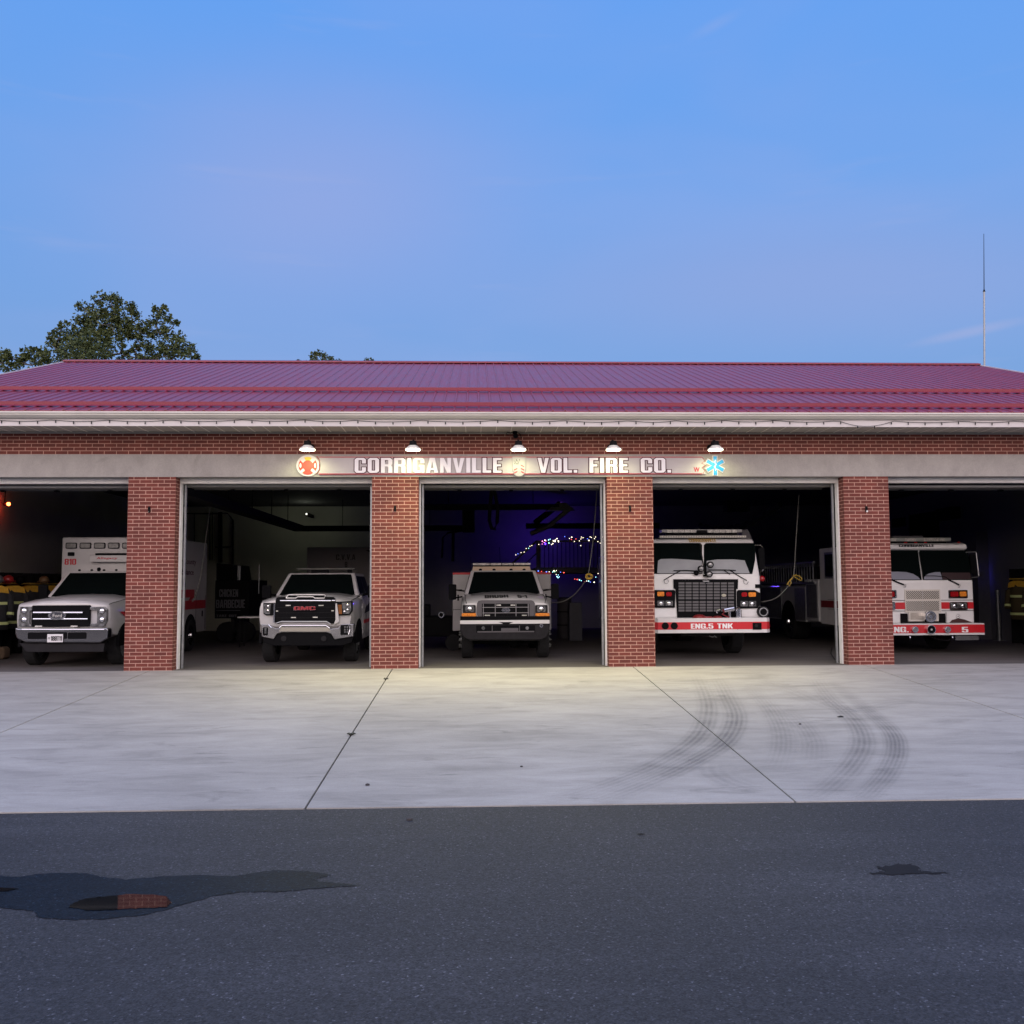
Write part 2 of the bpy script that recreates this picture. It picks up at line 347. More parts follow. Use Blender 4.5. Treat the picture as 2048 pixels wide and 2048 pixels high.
# block capitals drawn as outlines, (advance width, [outline and holes])
c_, s_w, t_h = .11, .21, .15
def _O(W=.6): return [[(0, c_), (c_, 0), (W - c_, 0), (W, c_), (W, 1 - c_), (W - c_, 1), (c_, 1), (0, 1 - c_)], [(s_w, t_h), (s_w, 1 - t_h), (W - s_w, 1 - t_h), (W - s_w, t_h)]]
GLYPH = {
 'O': (.6, _O()), '0': (.6, _O()), 'D': (.6, [[(0, 0), (.49, 0), (.6, c_), (.6, 1 - c_), (.49, 1), (0, 1)], [(s_w, t_h), (s_w, 1 - t_h), (.39, 1 - t_h), (.39, t_h)]]),
 'C': (.6, [[(.6, .63), (.39, .63), (.39, .85), (.21, .85), (.21, .15), (.39, .15), (.39, .37), (.6, .37), (.6, c_), (.49, 0), (c_, 0), (0, c_), (0, 1 - c_), (c_, 1), (.49, 1), (.6, 1 - c_)]]),
 'G': (.6, [[(.6, .65), (.39, .65), (.39, .85), (.21, .85), (.21, .15), (.39, .15), (.39, .40), (.31, .40), (.31, .53), (.6, .53), (.6, 0), (.47, 0), (.45, .06), (.36, 0), (c_, 0), (0, c_), (0, 1 - c_), (c_, 1), (.49, 1), (.6, 1 - c_)]]),
 'R': (.6, [[(0, 0), (.21, 0), (.21, .43), (.34, .43), (.39, .36), (.39, 0), (.6, 0), (.6, .38), (.54, .50), (.6, .60), (.6, 1 - c_), (.49, 1), (0, 1)], [(.21, .57), (.21, .85), (.39, .85), (.39, .57)]]),
 'B': (.6, [[(0, 0), (.49, 0), (.6, c_), (.6, .42), (.54, .5), (.6, .58), (.6, 1 - c_), (.49, 1), (0, 1)], [(.21, .15), (.21, .43), (.39, .43), (.39, .15)], [(.21, .57), (.21, .86), (.39, .86), (.39, .57)]]),
 'P': (.6, [[(0, 0), (.21, 0), (.21, .4), (.49, .4), (.6, .5), (.6, 1 - c_), (.49, 1), (0, 1)], [(.21, .54), (.21, .86), (.39, .86), (.39, .54)]]),
 'I': (.21, [[(0, 0), (.21, 0), (.21, 1), (0, 1)]]),
 'A': (.64, [[(0, 0), (.2, 0), (.225, .18), (.415, .18), (.44, 0), (.64, 0), (.46, 1), (.18, 1)], [(.25, .32), (.32, .78), (.39, .32)]]),
 'N': (.58, [[(0, 0), (.19, 0), (.19, .5), (.38, 0), (.58, 0), (.58, 1), (.39, 1), (.39, .5), (.2, 1), (0, 1)]]),
 'M': (.74, [[(0, 0), (.17, 0), (.17, .6), (.30, 0), (.44, 0), (.57, .6), (.57, 0), (.74, 0), (.74, 1), (.50, 1), (.37, .45), (.24, 1), (0, 1)]]),
 'V': (.62, [[(.2, 0), (.42, 0), (.62, 1), (.41, 1), (.31, .33), (.21, 1), (0, 1)]]),
 'Y': (.6, [[(.2, 0), (.4, 0), (.4, .38), (.6, 1), (.39, 1), (.3, .62), (.21, 1), (0, 1), (.2, .38)]]),
 'L': (.46, [[(0, 0), (.46, 0), (.46, .17), (.21, .17), (.21, 1), (0, 1)]]),
 'E': (.46, [[(0, 0), (.46, 0), (.46, .15), (.21, .15), (.21, .43), (.43, .43), (.43, .57), (.21, .57), (.21, .85), (.46, .85), (.46, 1), (0, 1)]]),
 'F': (.46, [[(0, 0), (.21, 0), (.21, .42), (.42, .42), (.42, .57), (.21, .57), (.21, .85), (.46, .85), (.46, 1), (0, 1)]]),
 'H': (.6, [[(0, 0), (.21, 0), (.21, .42), (.39, .42), (.39, 0), (.6, 0), (.6, 1), (.39, 1), (.39, .58), (.21, .58), (.21, 1), (0, 1)]]),
 'K': (.62, [[(0, 0), (.21, 0), (.21, .33), (.26, .43), (.40, 0), (.62, 0), (.41, .58), (.6, 1), (.39, 1), (.21, .62), (.21, 1), (0, 1)]]),
 'S': (.58, [[(0, .32), (0, c_), (c_, 0), (.47, 0), (.58, c_), (.58, .46), (.48, .56), (.21, .68), (.21, .86), (.38, .86), (.38, .70), (.58, .70), (.58, .89), (.47, 1), (c_, 1), (0, .89), (0, .58), (.10, .47), (.37, .35), (.37, .14), (.21, .14), (.21, .32)]]),
 'T': (.55, [[(.17, 0), (.38, 0), (.38, .85), (.55, .85), (.55, 1), (0, 1), (0, .85), (.17, .85)]]),
 'U': (.6, [[(0, 1), (0, c_), (c_, 0), (.49, 0), (.6, c_), (.6, 1), (.39, 1), (.39, .15), (.21, .15), (.21, 1)]]),
 'Q': (.6, [[(0, c_), (c_, 0), (.49, 0), (.6, c_), (.6, 1 - c_), (.49, 1), (c_, 1), (0, 1 - c_)], [(.21, .15), (.21, .85), (.39, .85), (.39, .15)]]),
 '.': (.19, [[(0, 0), (.19, 0), (.19, .19), (0, .19)]]), '-': (.28, [[(0, .40), (.28, .40), (.28, .56), (0, .56)]]),
 '1': (.35, [[(.14, 0), (.35, 0), (.35, 1), (.18, 1), (0, .86), (0, .70), (.14, .76)]]),
 '5': (.58, [[(0, .32), (0, c_), (c_, 0), (.47, 0), (.58, c_), (.58, .52), (.48, .63), (.21, .63), (.21, .85), (.55, .85), (.55, 1), (0, 1), (0, .46), (.37, .48), (.37, .14), (.21, .14), (.21, .32)]]),
 '8': (.6, [[(0, c_), (c_, 0), (.49, 0), (.6, c_), (.6, .42), (.54, .5), (.6, .58), (.6, .89), (.49, 1), (c_, 1), (0, .89), (0, .58), (.06, .5), (0, .42)], [(.21, .14), (.21, .43), (.39, .43), (.39, .14)], [(.21, .57), (.21, .86), (.39, .86), (.39, .57)]]),
}
def block_verts(s, grow=0., gap=.065):
    cu_ = bpy.data.curves.new('lettering', 'CURVE'); cu_.dimensions = '2D'; cu_.fill_mode = 'BOTH'; cu_.extrude = .1; cu_.offset = grow
    X = 0
    for ch in s:
        if ch == ' ': X += .40; continue
        w, outs = GLYPH[ch]
        for P in outs:
            sp_ = cu_.splines.new('POLY'); sp_.points.add(len(P) - 1); sp_.use_cyclic_u = True
            for q, (a, b) in zip(sp_.points, P): q.co = (X + a, b, 0, 1)
        X += w + gap
    ob = bpy.data.objects.new('lettering', cu_); S.collection.objects.link(ob)
    me = bpy.data.meshes.new_from_object(ob.evaluated_get(bpy.context.evaluated_depsgraph_get()))
    vs = [v.co.copy() for v in me.vertices]; fs = [tuple(p.vertices) for p in me.polygons]
    bpy.data.objects.remove(ob); bpy.data.curves.remove(cu_); bpy.data.meshes.remove(me)
    return vs, fs
def lettering(s, x0, x1, z0, z1, y, mt, parent, bold=.02, depth=.006, name='lettering', pad=0., fn=None):
    """text fitted into a rectangle, facing -y; pad grows the outline but keeps the fit"""
    vs, fs = block_verts(s, bold if pad or bold < 0 else 0., .10 if pad else .065) if all(ch in GLYPH or ch == ' ' for ch in s) else text_verts(s, bold, .1)
    ax, bx = min(v.x for v in vs), max(v.x for v in vs); ay, by = min(v.y for v in vs), max(v.y for v in vs)
    ax += pad; bx -= pad; ay += pad; by -= pad
    out = []
    for v in vs:
        X = x0 + (v.x - ax) / (bx - ax) * (x1 - x0); Z = z0 + (v.y - ay) / (by - ay) * (z1 - z0)
        Y = y - (depth if v.z > 0 else 0)
        out.append(fn(X, Y, Z) if fn else (X, Y, Z))
    mb = MB(); mb.add(out, fs); return mb.build(name, mt, parent)

# ------------------------------------------------------------------ ground
EDGE = -9.72; ZE = SL * EDGE; ZR = ZE - .012
g = MB(); g.quad((-200, EDGE, ZR), (-200, -120, ZR), (200, -120, ZR), (200, EDGE, ZR))
struct(g.build('asphalt_road', ASPHALT))
g = MB(); g.add([(-600, -400, ZR - .05), (900, -400, ZR - .05), (900, EDGE - .5, ZR - .05), (-600, EDGE - .5, ZR - .05), (900, .3, -.12), (-600, .3, -.12), (900, 900, -.12), (-600, 900, -.12)],
                [(0, 1, 2, 3), (3, 2, 4, 5), (5, 4, 6, 7)])
struct(g.build('ground', mat('grass_ground', (.05, .075, .025), .9, var=.3, vscale=.6)))
JX = [-11.07, -6.365, -1.645, 3.13, 7.775, 12.55]
xs = [-34] + JX + [40]
g = MB()
for i in range(len(xs) - 1):                  # slabs with a narrow open joint between them
    a, b = xs[i] + .011, xs[i + 1] - .011
    g.add([(a, 0, 0), (b, 0, 0), (b, EDGE, ZE), (a, EDGE, ZE), (a, 0, -.1), (b, 0, -.1), (b, EDGE, ZE - .1), (a, EDGE, ZE - .1)],
          [(3, 2, 1, 0), (3, 0, 4, 7), (1, 2, 6, 5), (2, 3, 7, 6)])
struct(g.build('concrete_apron', APRON))
g = MB(); g.add([(-34, .2, -.025), (40, .2, -.025), (40, EDGE + .03, ZE - .028), (-34, EDGE + .03, ZE - .028)], [(3, 2, 1, 0)])
struct(g.build('joint_filler', mat('joint_filler', (.02, .018, .018), .9)))
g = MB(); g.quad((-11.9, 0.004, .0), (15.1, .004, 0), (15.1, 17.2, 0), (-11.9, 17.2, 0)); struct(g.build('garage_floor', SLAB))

rnd = random.Random(77); g = MB()
for i in range(150):                          # unseen wooded rise added behind the viewer to dim glow and shape reflections
    x = -150 + i * 2; h = 9 + 2.5 * sin(i * .21) + rnd.uniform(-1.5, 1.5); g.ball((x, -78 + rnd.uniform(-3, 3), h * .45), h * .5, 8, (.9, .7, 1.1))
g.box(-160, 160, -85, -80, -.5, 7.5)
wd = g.build('added_woods', mat('added_woods_foliage', (.03, .045, .018), .9, var=.3, vscale=.4)); wd['kind'] = 'stuff'

# tyre marks: thin ribbons of rubber worn on to the concrete
def mark_material(name, strength, bands):
    mt = bpy.data.materials.new(name); mt.use_nodes = True; t = mt.node_tree; b = t.nodes['Principled BSDF']
    b.inputs['Base Color'].default_value = (.13, .125, .13, 1); b.inputs['Roughness'].default_value = .8
    uv = N(t, 'ShaderNodeUVMap'); sp = N(t, 'ShaderNodeSeparateXYZ'); wire(t, uv.outputs[0], sp.inputs[0])
    w = mth(t, 'SINE', mth(t, 'MULTIPLY', sp.outputs[0], 2 * pi * bands))
    w = mth(t, 'ADD', mth(t, 'MULTIPLY', w, .28), .72)
    edge = mth(t, 'MULTIPLY', mth(t, 'SINE', mth(t, 'MULTIPLY', sp.outputs[0], pi)), 1.25)
    fade = mth(t, 'SINE', mth(t, 'MULTIPLY', sp.outputs[1], pi))
    g = N(t, 'ShaderNodeTexCoord'); n = N(t, 'ShaderNodeTexNoise', Scale=2.2, Detail=7.0, Roughness=.7); wire(t, g.outputs['Object'], n.inputs['Vector'])
    r = ramp(t, [(.3, .25), (.65, 1.)]); wire(t, n.outputs['Fac'], r.inputs[0])
    a = mth(t, 'MULTIPLY', mth(t, 'MULTIPLY', w, edge), mth(t, 'MULTIPLY', fade, r.outputs[0]))
    a = mth(t, 'MULTIPLY', a, strength); wire(t, a, b.inputs['Alpha']); return mt
def tyre_mark(pts, width, strength, bands=4, lift=.004):
    P = [on_plane(x, y, SL) for x, y in pts]
    Q = []                                    # Catmull-Rom through the traced points
    for i in range(len(P) - 1):
        a, b, c, d = P[max(i - 1, 0)], P[i], P[i + 1], P[min(i + 2, len(P) - 1)]
        for k in range(8):
            u = k / 8; Q.append(.5 * ((2 * b) + (c - a) * u + (2 * a - 5 * b + 4 * c - d) * u * u + (3 * b - a - 3 * c + d) * u ** 3))
    Q.append(P[-1]); vs = []
    for i, p in enumerate(Q):
        d = (Q[min(i + 1, len(Q) - 1)] - Q[max(i - 1, 0)]); nrm = Vector((-d.y, d.x, 0)).normalized() * width / 2
        for q in (p - nrm, p + nrm): vs.append((q.x, max(q.y, EDGE + .005), SL * max(q.y, EDGE + .005) + lift))
    me = bpy.data.meshes.new('tyre_mark'); n = len(Q)
    me.from_pydata(vs, [], [(2 * i, 2 * i + 1, 2 * i + 3, 2 * i + 2) for i in range(n - 1)])
    uv = me.uv_layers.new(name='UVMap')
    for p in me.polygons:
        for li in p.loop_indices:
            vi = me.loops[li].vertex_index; uv.data[li].uv = (vi % 2, (vi // 2) / (n - 1))
    me.materials.append(mark_material('tyre_mark', strength, bands))
    o = bpy.data.objects.new('tyre_mark', me); S.collection.objects.link(o); return struct(o)
def GR(x, y): return 1024 + x / 1.8867, 1320 + y / 1.8867        # lower right quarter enlarged view
for k, (pts, w, st, bands) in enumerate([
    ([(690, 50), (728, 130), (738, 200), (700, 290), (560, 385), (380, 460), (150, 530)], .34, .62, 3),
    ([(770, 60), (815, 140), (845, 220), (800, 310), (650, 400), (480, 475), (290, 545)], .36, .72, 4),
    ([(1130, 60), (1190, 140), (1290, 230), (1325, 310), (1290, 390), (1200, 480), (1110, 540)], .34, .55, 4),
    ([(1200, 80), (1340, 190), (1430, 270), (1450, 340), (1420, 420), (1350, 500), (1300, 540)], .30, .72, 5),
    ([(880, 90), (960, 170), (1010, 250), (1020, 330), (990, 420)], .36, .36, 5),
    ([(1000, 160), (1090, 240), (1135, 310), (1130, 400)], .36, .30, 5),
    ([(880, 60), (1060, 120), (1250, 190), (1500, 160), (1900, 210)], .5, .22, 2),
    ([(760, 380), (770, 430), (840, 470), (960, 500)], .5, .28, 3)]):
    tyre_mark([GR(*p) for p in pts], w * 1.12, st * .58, bands + 2, .003 + .0012 * k)

# wet patch, puddle, oil spot
def flat(name, px, z, mt, zoom=None, s=0.):
    P = [on_plane(x, y, s, z) for x, y in px]
    g = MB(); g.add([(p.x, p.y, p.z) for p in P], [tuple(range(len(P)))]); return struct(g.build(name, mt))
def rough_poly(px, amp, seed, sub=6):
    rnd = random.Random(seed); out = []
    for i, a in enumerate(px):
        b = px[(i + 1) % len(px)]
        for k in range(sub):
            u = k / sub; out.append((a[0] + (b[0] - a[0]) * u + rnd.uniform(-amp, amp) * 1.6, a[1] + (b[1] - a[1]) * u + rnd.uniform(-amp, amp) * .5))
    return out
def G3(x, y): return x / 2.542, 1700 + y / 2.542
wet = [(-300, 100), (0, 130), (60, 138), (180, 122), (330, 114), (430, 118), (560, 142), (660, 150), (800, 134), (1000, 126), (1180, 134), (1270, 120), (1390, 103), (1560, 108), (1690, 126), (1590, 152),
       (1700, 166), (1815, 180), (1700, 186), (1500, 204), (1400, 214), (1230, 212), (1080, 235), (960, 268), (830, 305), (700, 335), (520, 350), (380, 354), (200, 345), (165, 310), (0, 292), (-300, 300)]
flat('wet_asphalt', rough_poly([G3(*p) for p in wet], 2.2, 3), ZR + .004, WET)
PUD = mat('puddle_water', (.008, .009, .010), .03, spec=.6)
pud = [(345, 290), (370, 270), (430, 248), (520, 236), (640, 224), (780, 226), (850, 238), (874, 262), (850, 288), (760, 294), (640, 298), (560, 304), (440, 306), (400, 296)]
flat('puddle', rough_poly([G3(*p) for p in pud], 1.3, 5, 5), ZR + .008, PUD)
flat('wet_patch', rough_poly([(-40, 1774), (0, 1775), (40, 1777), (15, 1782), (-40, 1783)], 1, 8, 3), ZR + .008, PUD)
OIL = mat('oil_stain', (.013, .013, .016), .8, spec=.15)
def G2(x, y): return 1024 + x / 1.8867, 1320 + y / 1.8867
flat('oil_stain', rough_poly([G2(*p) for p in [(1350, 806), (1400, 796), (1380, 782), (1440, 770), (1500, 768), (1530, 785), (1540, 798), (1660, 802), (1530, 806), (1440, 810)]], 4.0, 2, 7), ZR + .005, OIL)
for k, (x, y, w) in enumerate([(486, 656, 17), (1240, 213, 12)]):
    apr = y < 500
    flat('oil_stain', rough_poly([G2(*p) for p in [(x - w, y), (x, y - 4), (x + w, y + 1), (x, y + 4)]], 1, 20 + k, 4), .005 if apr else ZR + .005, OIL, s=SL if apr else 0.)

# weeds growing in the joint, small stones
GREENW = mat('weed_green', (.045, .045, .03), .8)
def weed(px, py, n, label):
    p = on_plane(px, py, SL); rnd = random.Random(int(px)); mb = MB()
    for i in range(n):
        a = rnd.uniform(0, 6.28); L = rnd.uniform(.02, .08); c, s_ = cos(a), sin(a); h = rnd.uniform(.008, .03)
        mb.tube([(0, 0, -.02), (c * L * .5, s_ * L * .5, h), (c * L, s_ * L, h * .7)], [.006, .009, .002], 4)
    o = mb.build('weed', GREENW); o.location = p; tag(o, label, 'weed', 'weeds in the concrete joint')
weed(771, 1359, 12, 'small weed in the concrete joint close to the second brick pillar')
weed(702, 1470, 18, 'spreading weed halfway along the concrete joint in front of the white pickup')
STONE = mat('dark_stone', (.05, .045, .045), .8)
def pebble(px, py, r, apron, label):
    p = on_plane(px, py, SL if apron else 0, 0 if apron else ZR); mb = MB(); mb.ball((0, 0, r * .5), r, 6, (1.3, 1, .7)); o = mb.build('pebble', STONE); o.location = p
    tag(o, label, 'pebble', 'pebbles on the ground')
pebble(735, 1571, .02, True, 'dark pebble on the pale concrete in front of the second pillar near the asphalt edge')
pebble(1600, 1449, .016, True, 'dark pebble on the concrete between the curved tyre marks')
pebble(819, 1641, .025, False, 'black pebble on the asphalt just in front of the concrete edge')
pebble(1043, 1534, .014, True, 'tiny dark pebble on the concrete in front of the brush truck')

# ------------------------------------------------------------------ fire station
B = thing('fire_station', 'one storey brick fire station with five open bays under a dark red metal roof', 'building')
PX = [-11.16, -6.41, -1.605, 3.115, 7.955, 12.7]; PW = .465
ZL, ZT, ZS = 3.81, 4.262, 4.71
XL, XR = -11.9, 15.1
for cx in PX:
    g = MB(); g.box(cx - PW, cx + PW, 0, .27, -.02, ZL); g.box(cx - PW + .06, cx + PW - .06, .27, .46, 0, ZL)
    g.build('pillar', BRICK, B)
g = MB(); g.box(XL, XR, 0, .35, ZT, ZS); g.box(13.1, XR, .02, .3, 0, ZL); g.build('front_wall', BRICK, B)
g = MB(); g.box(XL, XR, -.006, .40, ZL, ZT); g.build('lintel', LINTEL, B)
WALLIN = mat('interior_wall_paint', (.34, .33, .29), .9, var=.12, vscale=.7)
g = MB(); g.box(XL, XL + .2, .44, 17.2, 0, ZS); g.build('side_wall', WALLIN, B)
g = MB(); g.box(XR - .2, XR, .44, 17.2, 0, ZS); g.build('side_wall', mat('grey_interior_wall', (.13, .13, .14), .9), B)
g = MB(); g.box(XL + .2, -3.2, 17, 17.2, 0, ZS); g.build('rear_wall', mat('rear_wall_painted_glow', (.62, .62, .50), .9, var=.1, vscale=.6), B)  # left part of the same wall, its glow painted in as paler colour
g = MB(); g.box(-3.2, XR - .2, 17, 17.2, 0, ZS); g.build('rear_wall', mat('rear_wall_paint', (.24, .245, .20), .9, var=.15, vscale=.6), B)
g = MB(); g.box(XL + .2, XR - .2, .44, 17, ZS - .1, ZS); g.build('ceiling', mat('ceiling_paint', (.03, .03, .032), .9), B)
# door frames, tracks and the raised sectional doors
DOORP = mat('door_panel', (.14, .135, .125), .6, var=.1)
for i in range(5):
    a, b = PX[i] + PW - .06, PX[i + 1] - PW + .06
    g = MB(); g.box(a, a + .085, .275, .42, 0, ZL - .1); g.box(b - .085, b, .275, .42, 0, ZL - .1); g.box(a, b, .276, .42, ZL - .1, ZL - .004)
    df = g.build('door_frame', FRAMEW, B)
    g = MB()
    for x in (a + .12, b - .12):
        g.box(x - .02, x + .02, .45, .5, 0, ZL - .1); g.box(x - .02, x + .02, .5, 4.3, 3.99, 4.04)
    g.box(a + .05, b - .05, .55, .6, ZL + .3, ZL + .36)
    g.build('door_track', STEELG, df)
    lift = [.0, .015, .0, .01, -.01][i]
    d = MB(); zq = 3.668 + lift; prev = None
    for k in range(7):                        # sections rise along the track away from the opening
        y0 = .62 + k * .6; y1 = y0 + .58; za = zq; zq += .012 if k == 0 else (.085 if k < 5 else .03); zb = zq
        d.hexa([(a + .06, y0, za), (b - .06, y0, za), (b - .06, y1, zb), (a + .06, y1, zb)], [(a + .06, y0, za + .04), (b - .06, y0, za + .04), (b - .06, y1, zb + .04), (a + .06, y1, zb + .04)])
        d.box(a + .06, b - .06, y0, y0 + .03, za - .025, za - .001)
    dr = d.build('overhead_door', DOORP, B)
    g = MB(); g.box(a + .07, b - .07, .585, .619, 3.655 + lift, 3.70 + lift); g.build('bottom_edge', mat('edge_strip', (.42, .41, .38), .5), dr)
    for k in range(1, 2):
        for u in (.22, .5, .78):
            h = MB(); h.box(-.04, .04, -.06, .04, -.03, -.004); h.build('hinge', DARKMETAL, dr, loc=(a + (b - a) * u, .62 + k * .6, 3.66 + lift))

# roof, ridge cap, snow guards, gutter, fascia, soffit
YR, ZRG = 9.5, 8.33; YE, ZEV = -.88, 4.985; SLP = (ZRG - ZEV) / (YR - YE)
RX0, RX1 = -12.2, 15.5
def roof_material():
    mt = bpy.data.materials.new('red_metal_roof'); mt.use_nodes = True; t = mt.node_tree; b = t.nodes['Principled BSDF']
    g = N(t, 'ShaderNodeTexCoord'); mp = N(t, 'ShaderNodeMapping'); mp.inputs['Scale'].default_value = (9, .5, .5); wire(t, g.outputs['Object'], mp.inputs[0])
    n = N(t, 'ShaderNodeTexNoise', Scale=1.6, Detail=5.0, Roughness=.6); wire(t, mp.outputs[0], n.inputs['Vector'])
    r = ramp(t, [(.3, (.19, .026, .044)), (.7, (.25, .038, .058))]); wire(t, n.outputs['Fac'], r.inputs[0]); wire(t, r.outputs[0], b.inputs['Base Color'])
    rr = ramp(t, [(.3, .30), (.7, .40)]); wire(t, n.outputs['Fac'], rr.inputs[0]); wire(t, rr.outputs[0], b.inputs['Roughness'])
    b.inputs['Specular IOR Level'].default_value = .34; return mt
ROOF = roof_material()
g = MB()
g.hexa([(RX0, YE, ZEV - .05), (RX1, YE, ZEV - .05), (RX1, YR, ZRG - .05), (RX0, YR, ZRG - .05)], [(RX0, YE, ZEV), (RX1, YE, ZEV), (RX1, YR, ZRG), (RX0, YR, ZRG)])
g.hexa([(RX0, YR, ZRG - .05), (RX1, YR, ZRG - .05), (RX1, 19.9, ZEV - .05), (RX0, 19.9, ZEV - .05)], [(RX0, YR, ZRG), (RX1, YR, ZRG), (RX1, 19.9, ZEV), (RX0, 19.9, ZEV)])
sp = .2386; x = RX0 + .1
while x < RX1 - .02:                          # raised ribs of the sheet
    w, h = .026, .022
    P = [(-w, -.002), (-w * .45, h), (w * .45, h), (w, -.002)]
    g.add([(x + px, YE - .012, ZEV + pz - .003) for px, pz in P] + [(x + px, YR, ZRG + pz) for px, pz in P], [(0, 1, 2, 3), (7, 6, 5, 4), (0, 4, 5, 1), (1, 5, 6, 2), (2, 6, 7, 3)])
    x += sp
rf = g.build('roof', ROOF, B)
g = MB(); g.prismx([(YR - .17, ZRG - .02), (YR - .17, ZRG + .018), (YR, ZRG + .075), (YR + .17, ZRG + .018), (YR + .17, ZRG - .02)], RX0 - .02, RX1 + .02)
g.build('ridge_cap', ROOF, rf)
SNOW = mat('red_snow_guard', (.20, .010, .032), .5)
for y in (2.2, -.36):
    z = ZEV + SLP * (y - YE)
    g = MB(); g.prismx([(y - .02, z + .018), (y + .03, z + .03), (y + .03, z + .105), (y - .02, z + .10)], RX0 + .05, RX1 - .05)
    g.prismx([(y - .10, z - .005), (y - .03, z + .03), (y - .02, z + .026), (y - .02, z + .018)], RX0 + .05, RX1 - .05)
    g.build('snow_guard', SNOW, rf)
for x in (RX0 - .03, RX1 + .005):
    g = MB(); g.add([(x + dx, y, z) for dx in (0, .025) for y, z in ((YE, ZEV - .16), (YE, ZEV + .03), (YR, ZRG + .03), (YR, ZRG - .16))], [(0, 1, 2, 3), (7, 6, 5, 4), (0, 4, 5, 1), (1, 5, 6, 2), (2, 6, 7, 3), (3, 7, 4, 0)])
    g.build('rake_trim', mat('pale_trim', (.6, .55, .55), .5), rf)
GUT = mat('gutter_white', (.56, .53, .48), .45, var=.1, vscale=1.2)
g = MB(); g.prismx([(-.90, 4.965), (-.90, 4.935), (-.875, 4.925), (-.875, 4.90), (-.83, 4.862), (-.80, 4.845), (-.765, 4.845), (-.765, 4.985), (-.775, 4.985), (-.78, 4.87), (-.86, 4.91), (-.87, 4.965)], RX0, RX1)
g.build('gutter', GUT, B)
g = MB(); g.box(RX0, RX1, -.76, -.735, ZS - .005, 4.845); g.build('fascia', mat('fascia_white', (.60, .56, .55), .5, var=.06, vscale=1.), B)
g = MB(); x = RX0
while x < RX1:
    g.box(x + .004, x + .30 - .004, -.733, -.02, ZS + .002, ZS + .012); x += .30
g.build('soffit', mat('soffit_vinyl', (.40, .38, .33), .6, var=.1, vscale=1.), B)
g = MB(); x = RX0
while x < RX1: g.box(x + .0, x + .018, -.733, -.02, ZS - .006, ZS + .0015); x += .30
g.build('soffit_seam', mat('seam_white', (.72, .70, .62), .5), B)
g = MB(); g.box(XL, XR, -.045, -.008, ZS - .035, ZS - .006); g.build('soffit_moulding', mat('moulding', (.33, .31, .28), .6), B)
# gable walls and rear
for x in (XL, XR - .15):
    g = MB(); g.prismx([(.36, ZS), (16.9, ZS), (16.9, 5.7), (YR, ZRG - .1), (.36, 5.2)], x, x + .15)
    g.build('gable', mat('siding', (.4, .38, .36), .7), B)

# ------------------------------------------------------------------ sign painted board on the lintel
def Z6(x, y): return 560 + x / 3.864, 840 + y / 3.864
def Z7(x, y): return 1000 + x / 3.864, 840 + y / 3.864
def A(p, Y): q = at(p[0], p[1], Y); return q.x, q.z
SY = -.03
BOARDM = mat('sign_board_paint', (.42, .38, .38), .55, var=.08, vscale=1.5)
x0, zt = A(Z6(298, 284), SY); x1, zb = A(Z7(1592, 425), SY); zt, zb = 4.215, 3.855
sg = thing('fire_company_sign', 'long pale sign board reading CORRIGANVILLE VOL. FIRE CO. on the concrete lintel', 'sign', ((x0 + x1) / 2, SY, 4.035))
sx = sg.location.x
g = MB(); g.prism([(x0 - sx, zb - 4.035), (x1 - sx, zb - 4.035), (x1 - sx - .07, 4.0 - 4.035), (x1 - sx + .01, 4.06 - 4.035), (x1 - sx - .07, zt - 4.035 - .0), (x0 - sx, zt - 4.035), (x0 - sx + .05, 0)], 0, .022)
g.build('board', BOARDM, sg)
g = MB()
for z in (zt - 4.035 - .012, zb - 4.035 + .003):
    g.box(x0 - sx + .01, x1 - sx - .08, -.006, -.001, z - .004, z + .007)
    g.box(x0 - sx + .01, x1 - sx - .08, -.006, -.001, z + (-.014 if z > 0 else .012), z + (-.011 if z > 0 else .015))
zz = [(x1 - sx - .075, .165), (x1 - sx - .015, .09), (x1 - sx - .085, .045), (x1 - sx + .0, 0), (x1 - sx - .085, -.05), (x1 - sx - .02, -.10), (x1 - sx - .06, -.165)]
g.tube([(x, -.004, z) for x, z in zz], .006, 4)
g.build('red_border', mat('sign_red', (.45, .02, .04), .5), sg)
def sign_text(s, xa, xb):
    a, b = xa - sx, xb - sx; zb_, zt_ = 3.885 - 4.035, 4.185 - 4.035
    lettering(s, a, b, zb_, zt_, -.002, mat('sign_outline', (.06, .012, .02), .5), sg, .05, .006, 'letter_outline', .05)
    lettering(s, a, b, zb_, zt_, -.009, mat('sign_letter_white', (.78, .74, .76), .45), sg, .0, .006, 'lettering', 1e-9)
sign_text('CORRIGANVILLE', A(Z6(577, 350), SY)[0], A(Z6(1712, 350), SY)[0])
for s_, a, b in (('VOL.', 290, 596), ('FIRE', 690, 988), ('CO.', 1087, 1320)):
    sign_text(s_, A(Z7(a, 350), SY)[0], A(Z7(b, 350), SY)[0])
lettering('W', A(Z7(1497, 390), SY)[0] - sx, A(Z7(1542, 390), SY)[0] - sx, -.135, -.04, -.002, MATS['sign_red'], sg, .02, .004)
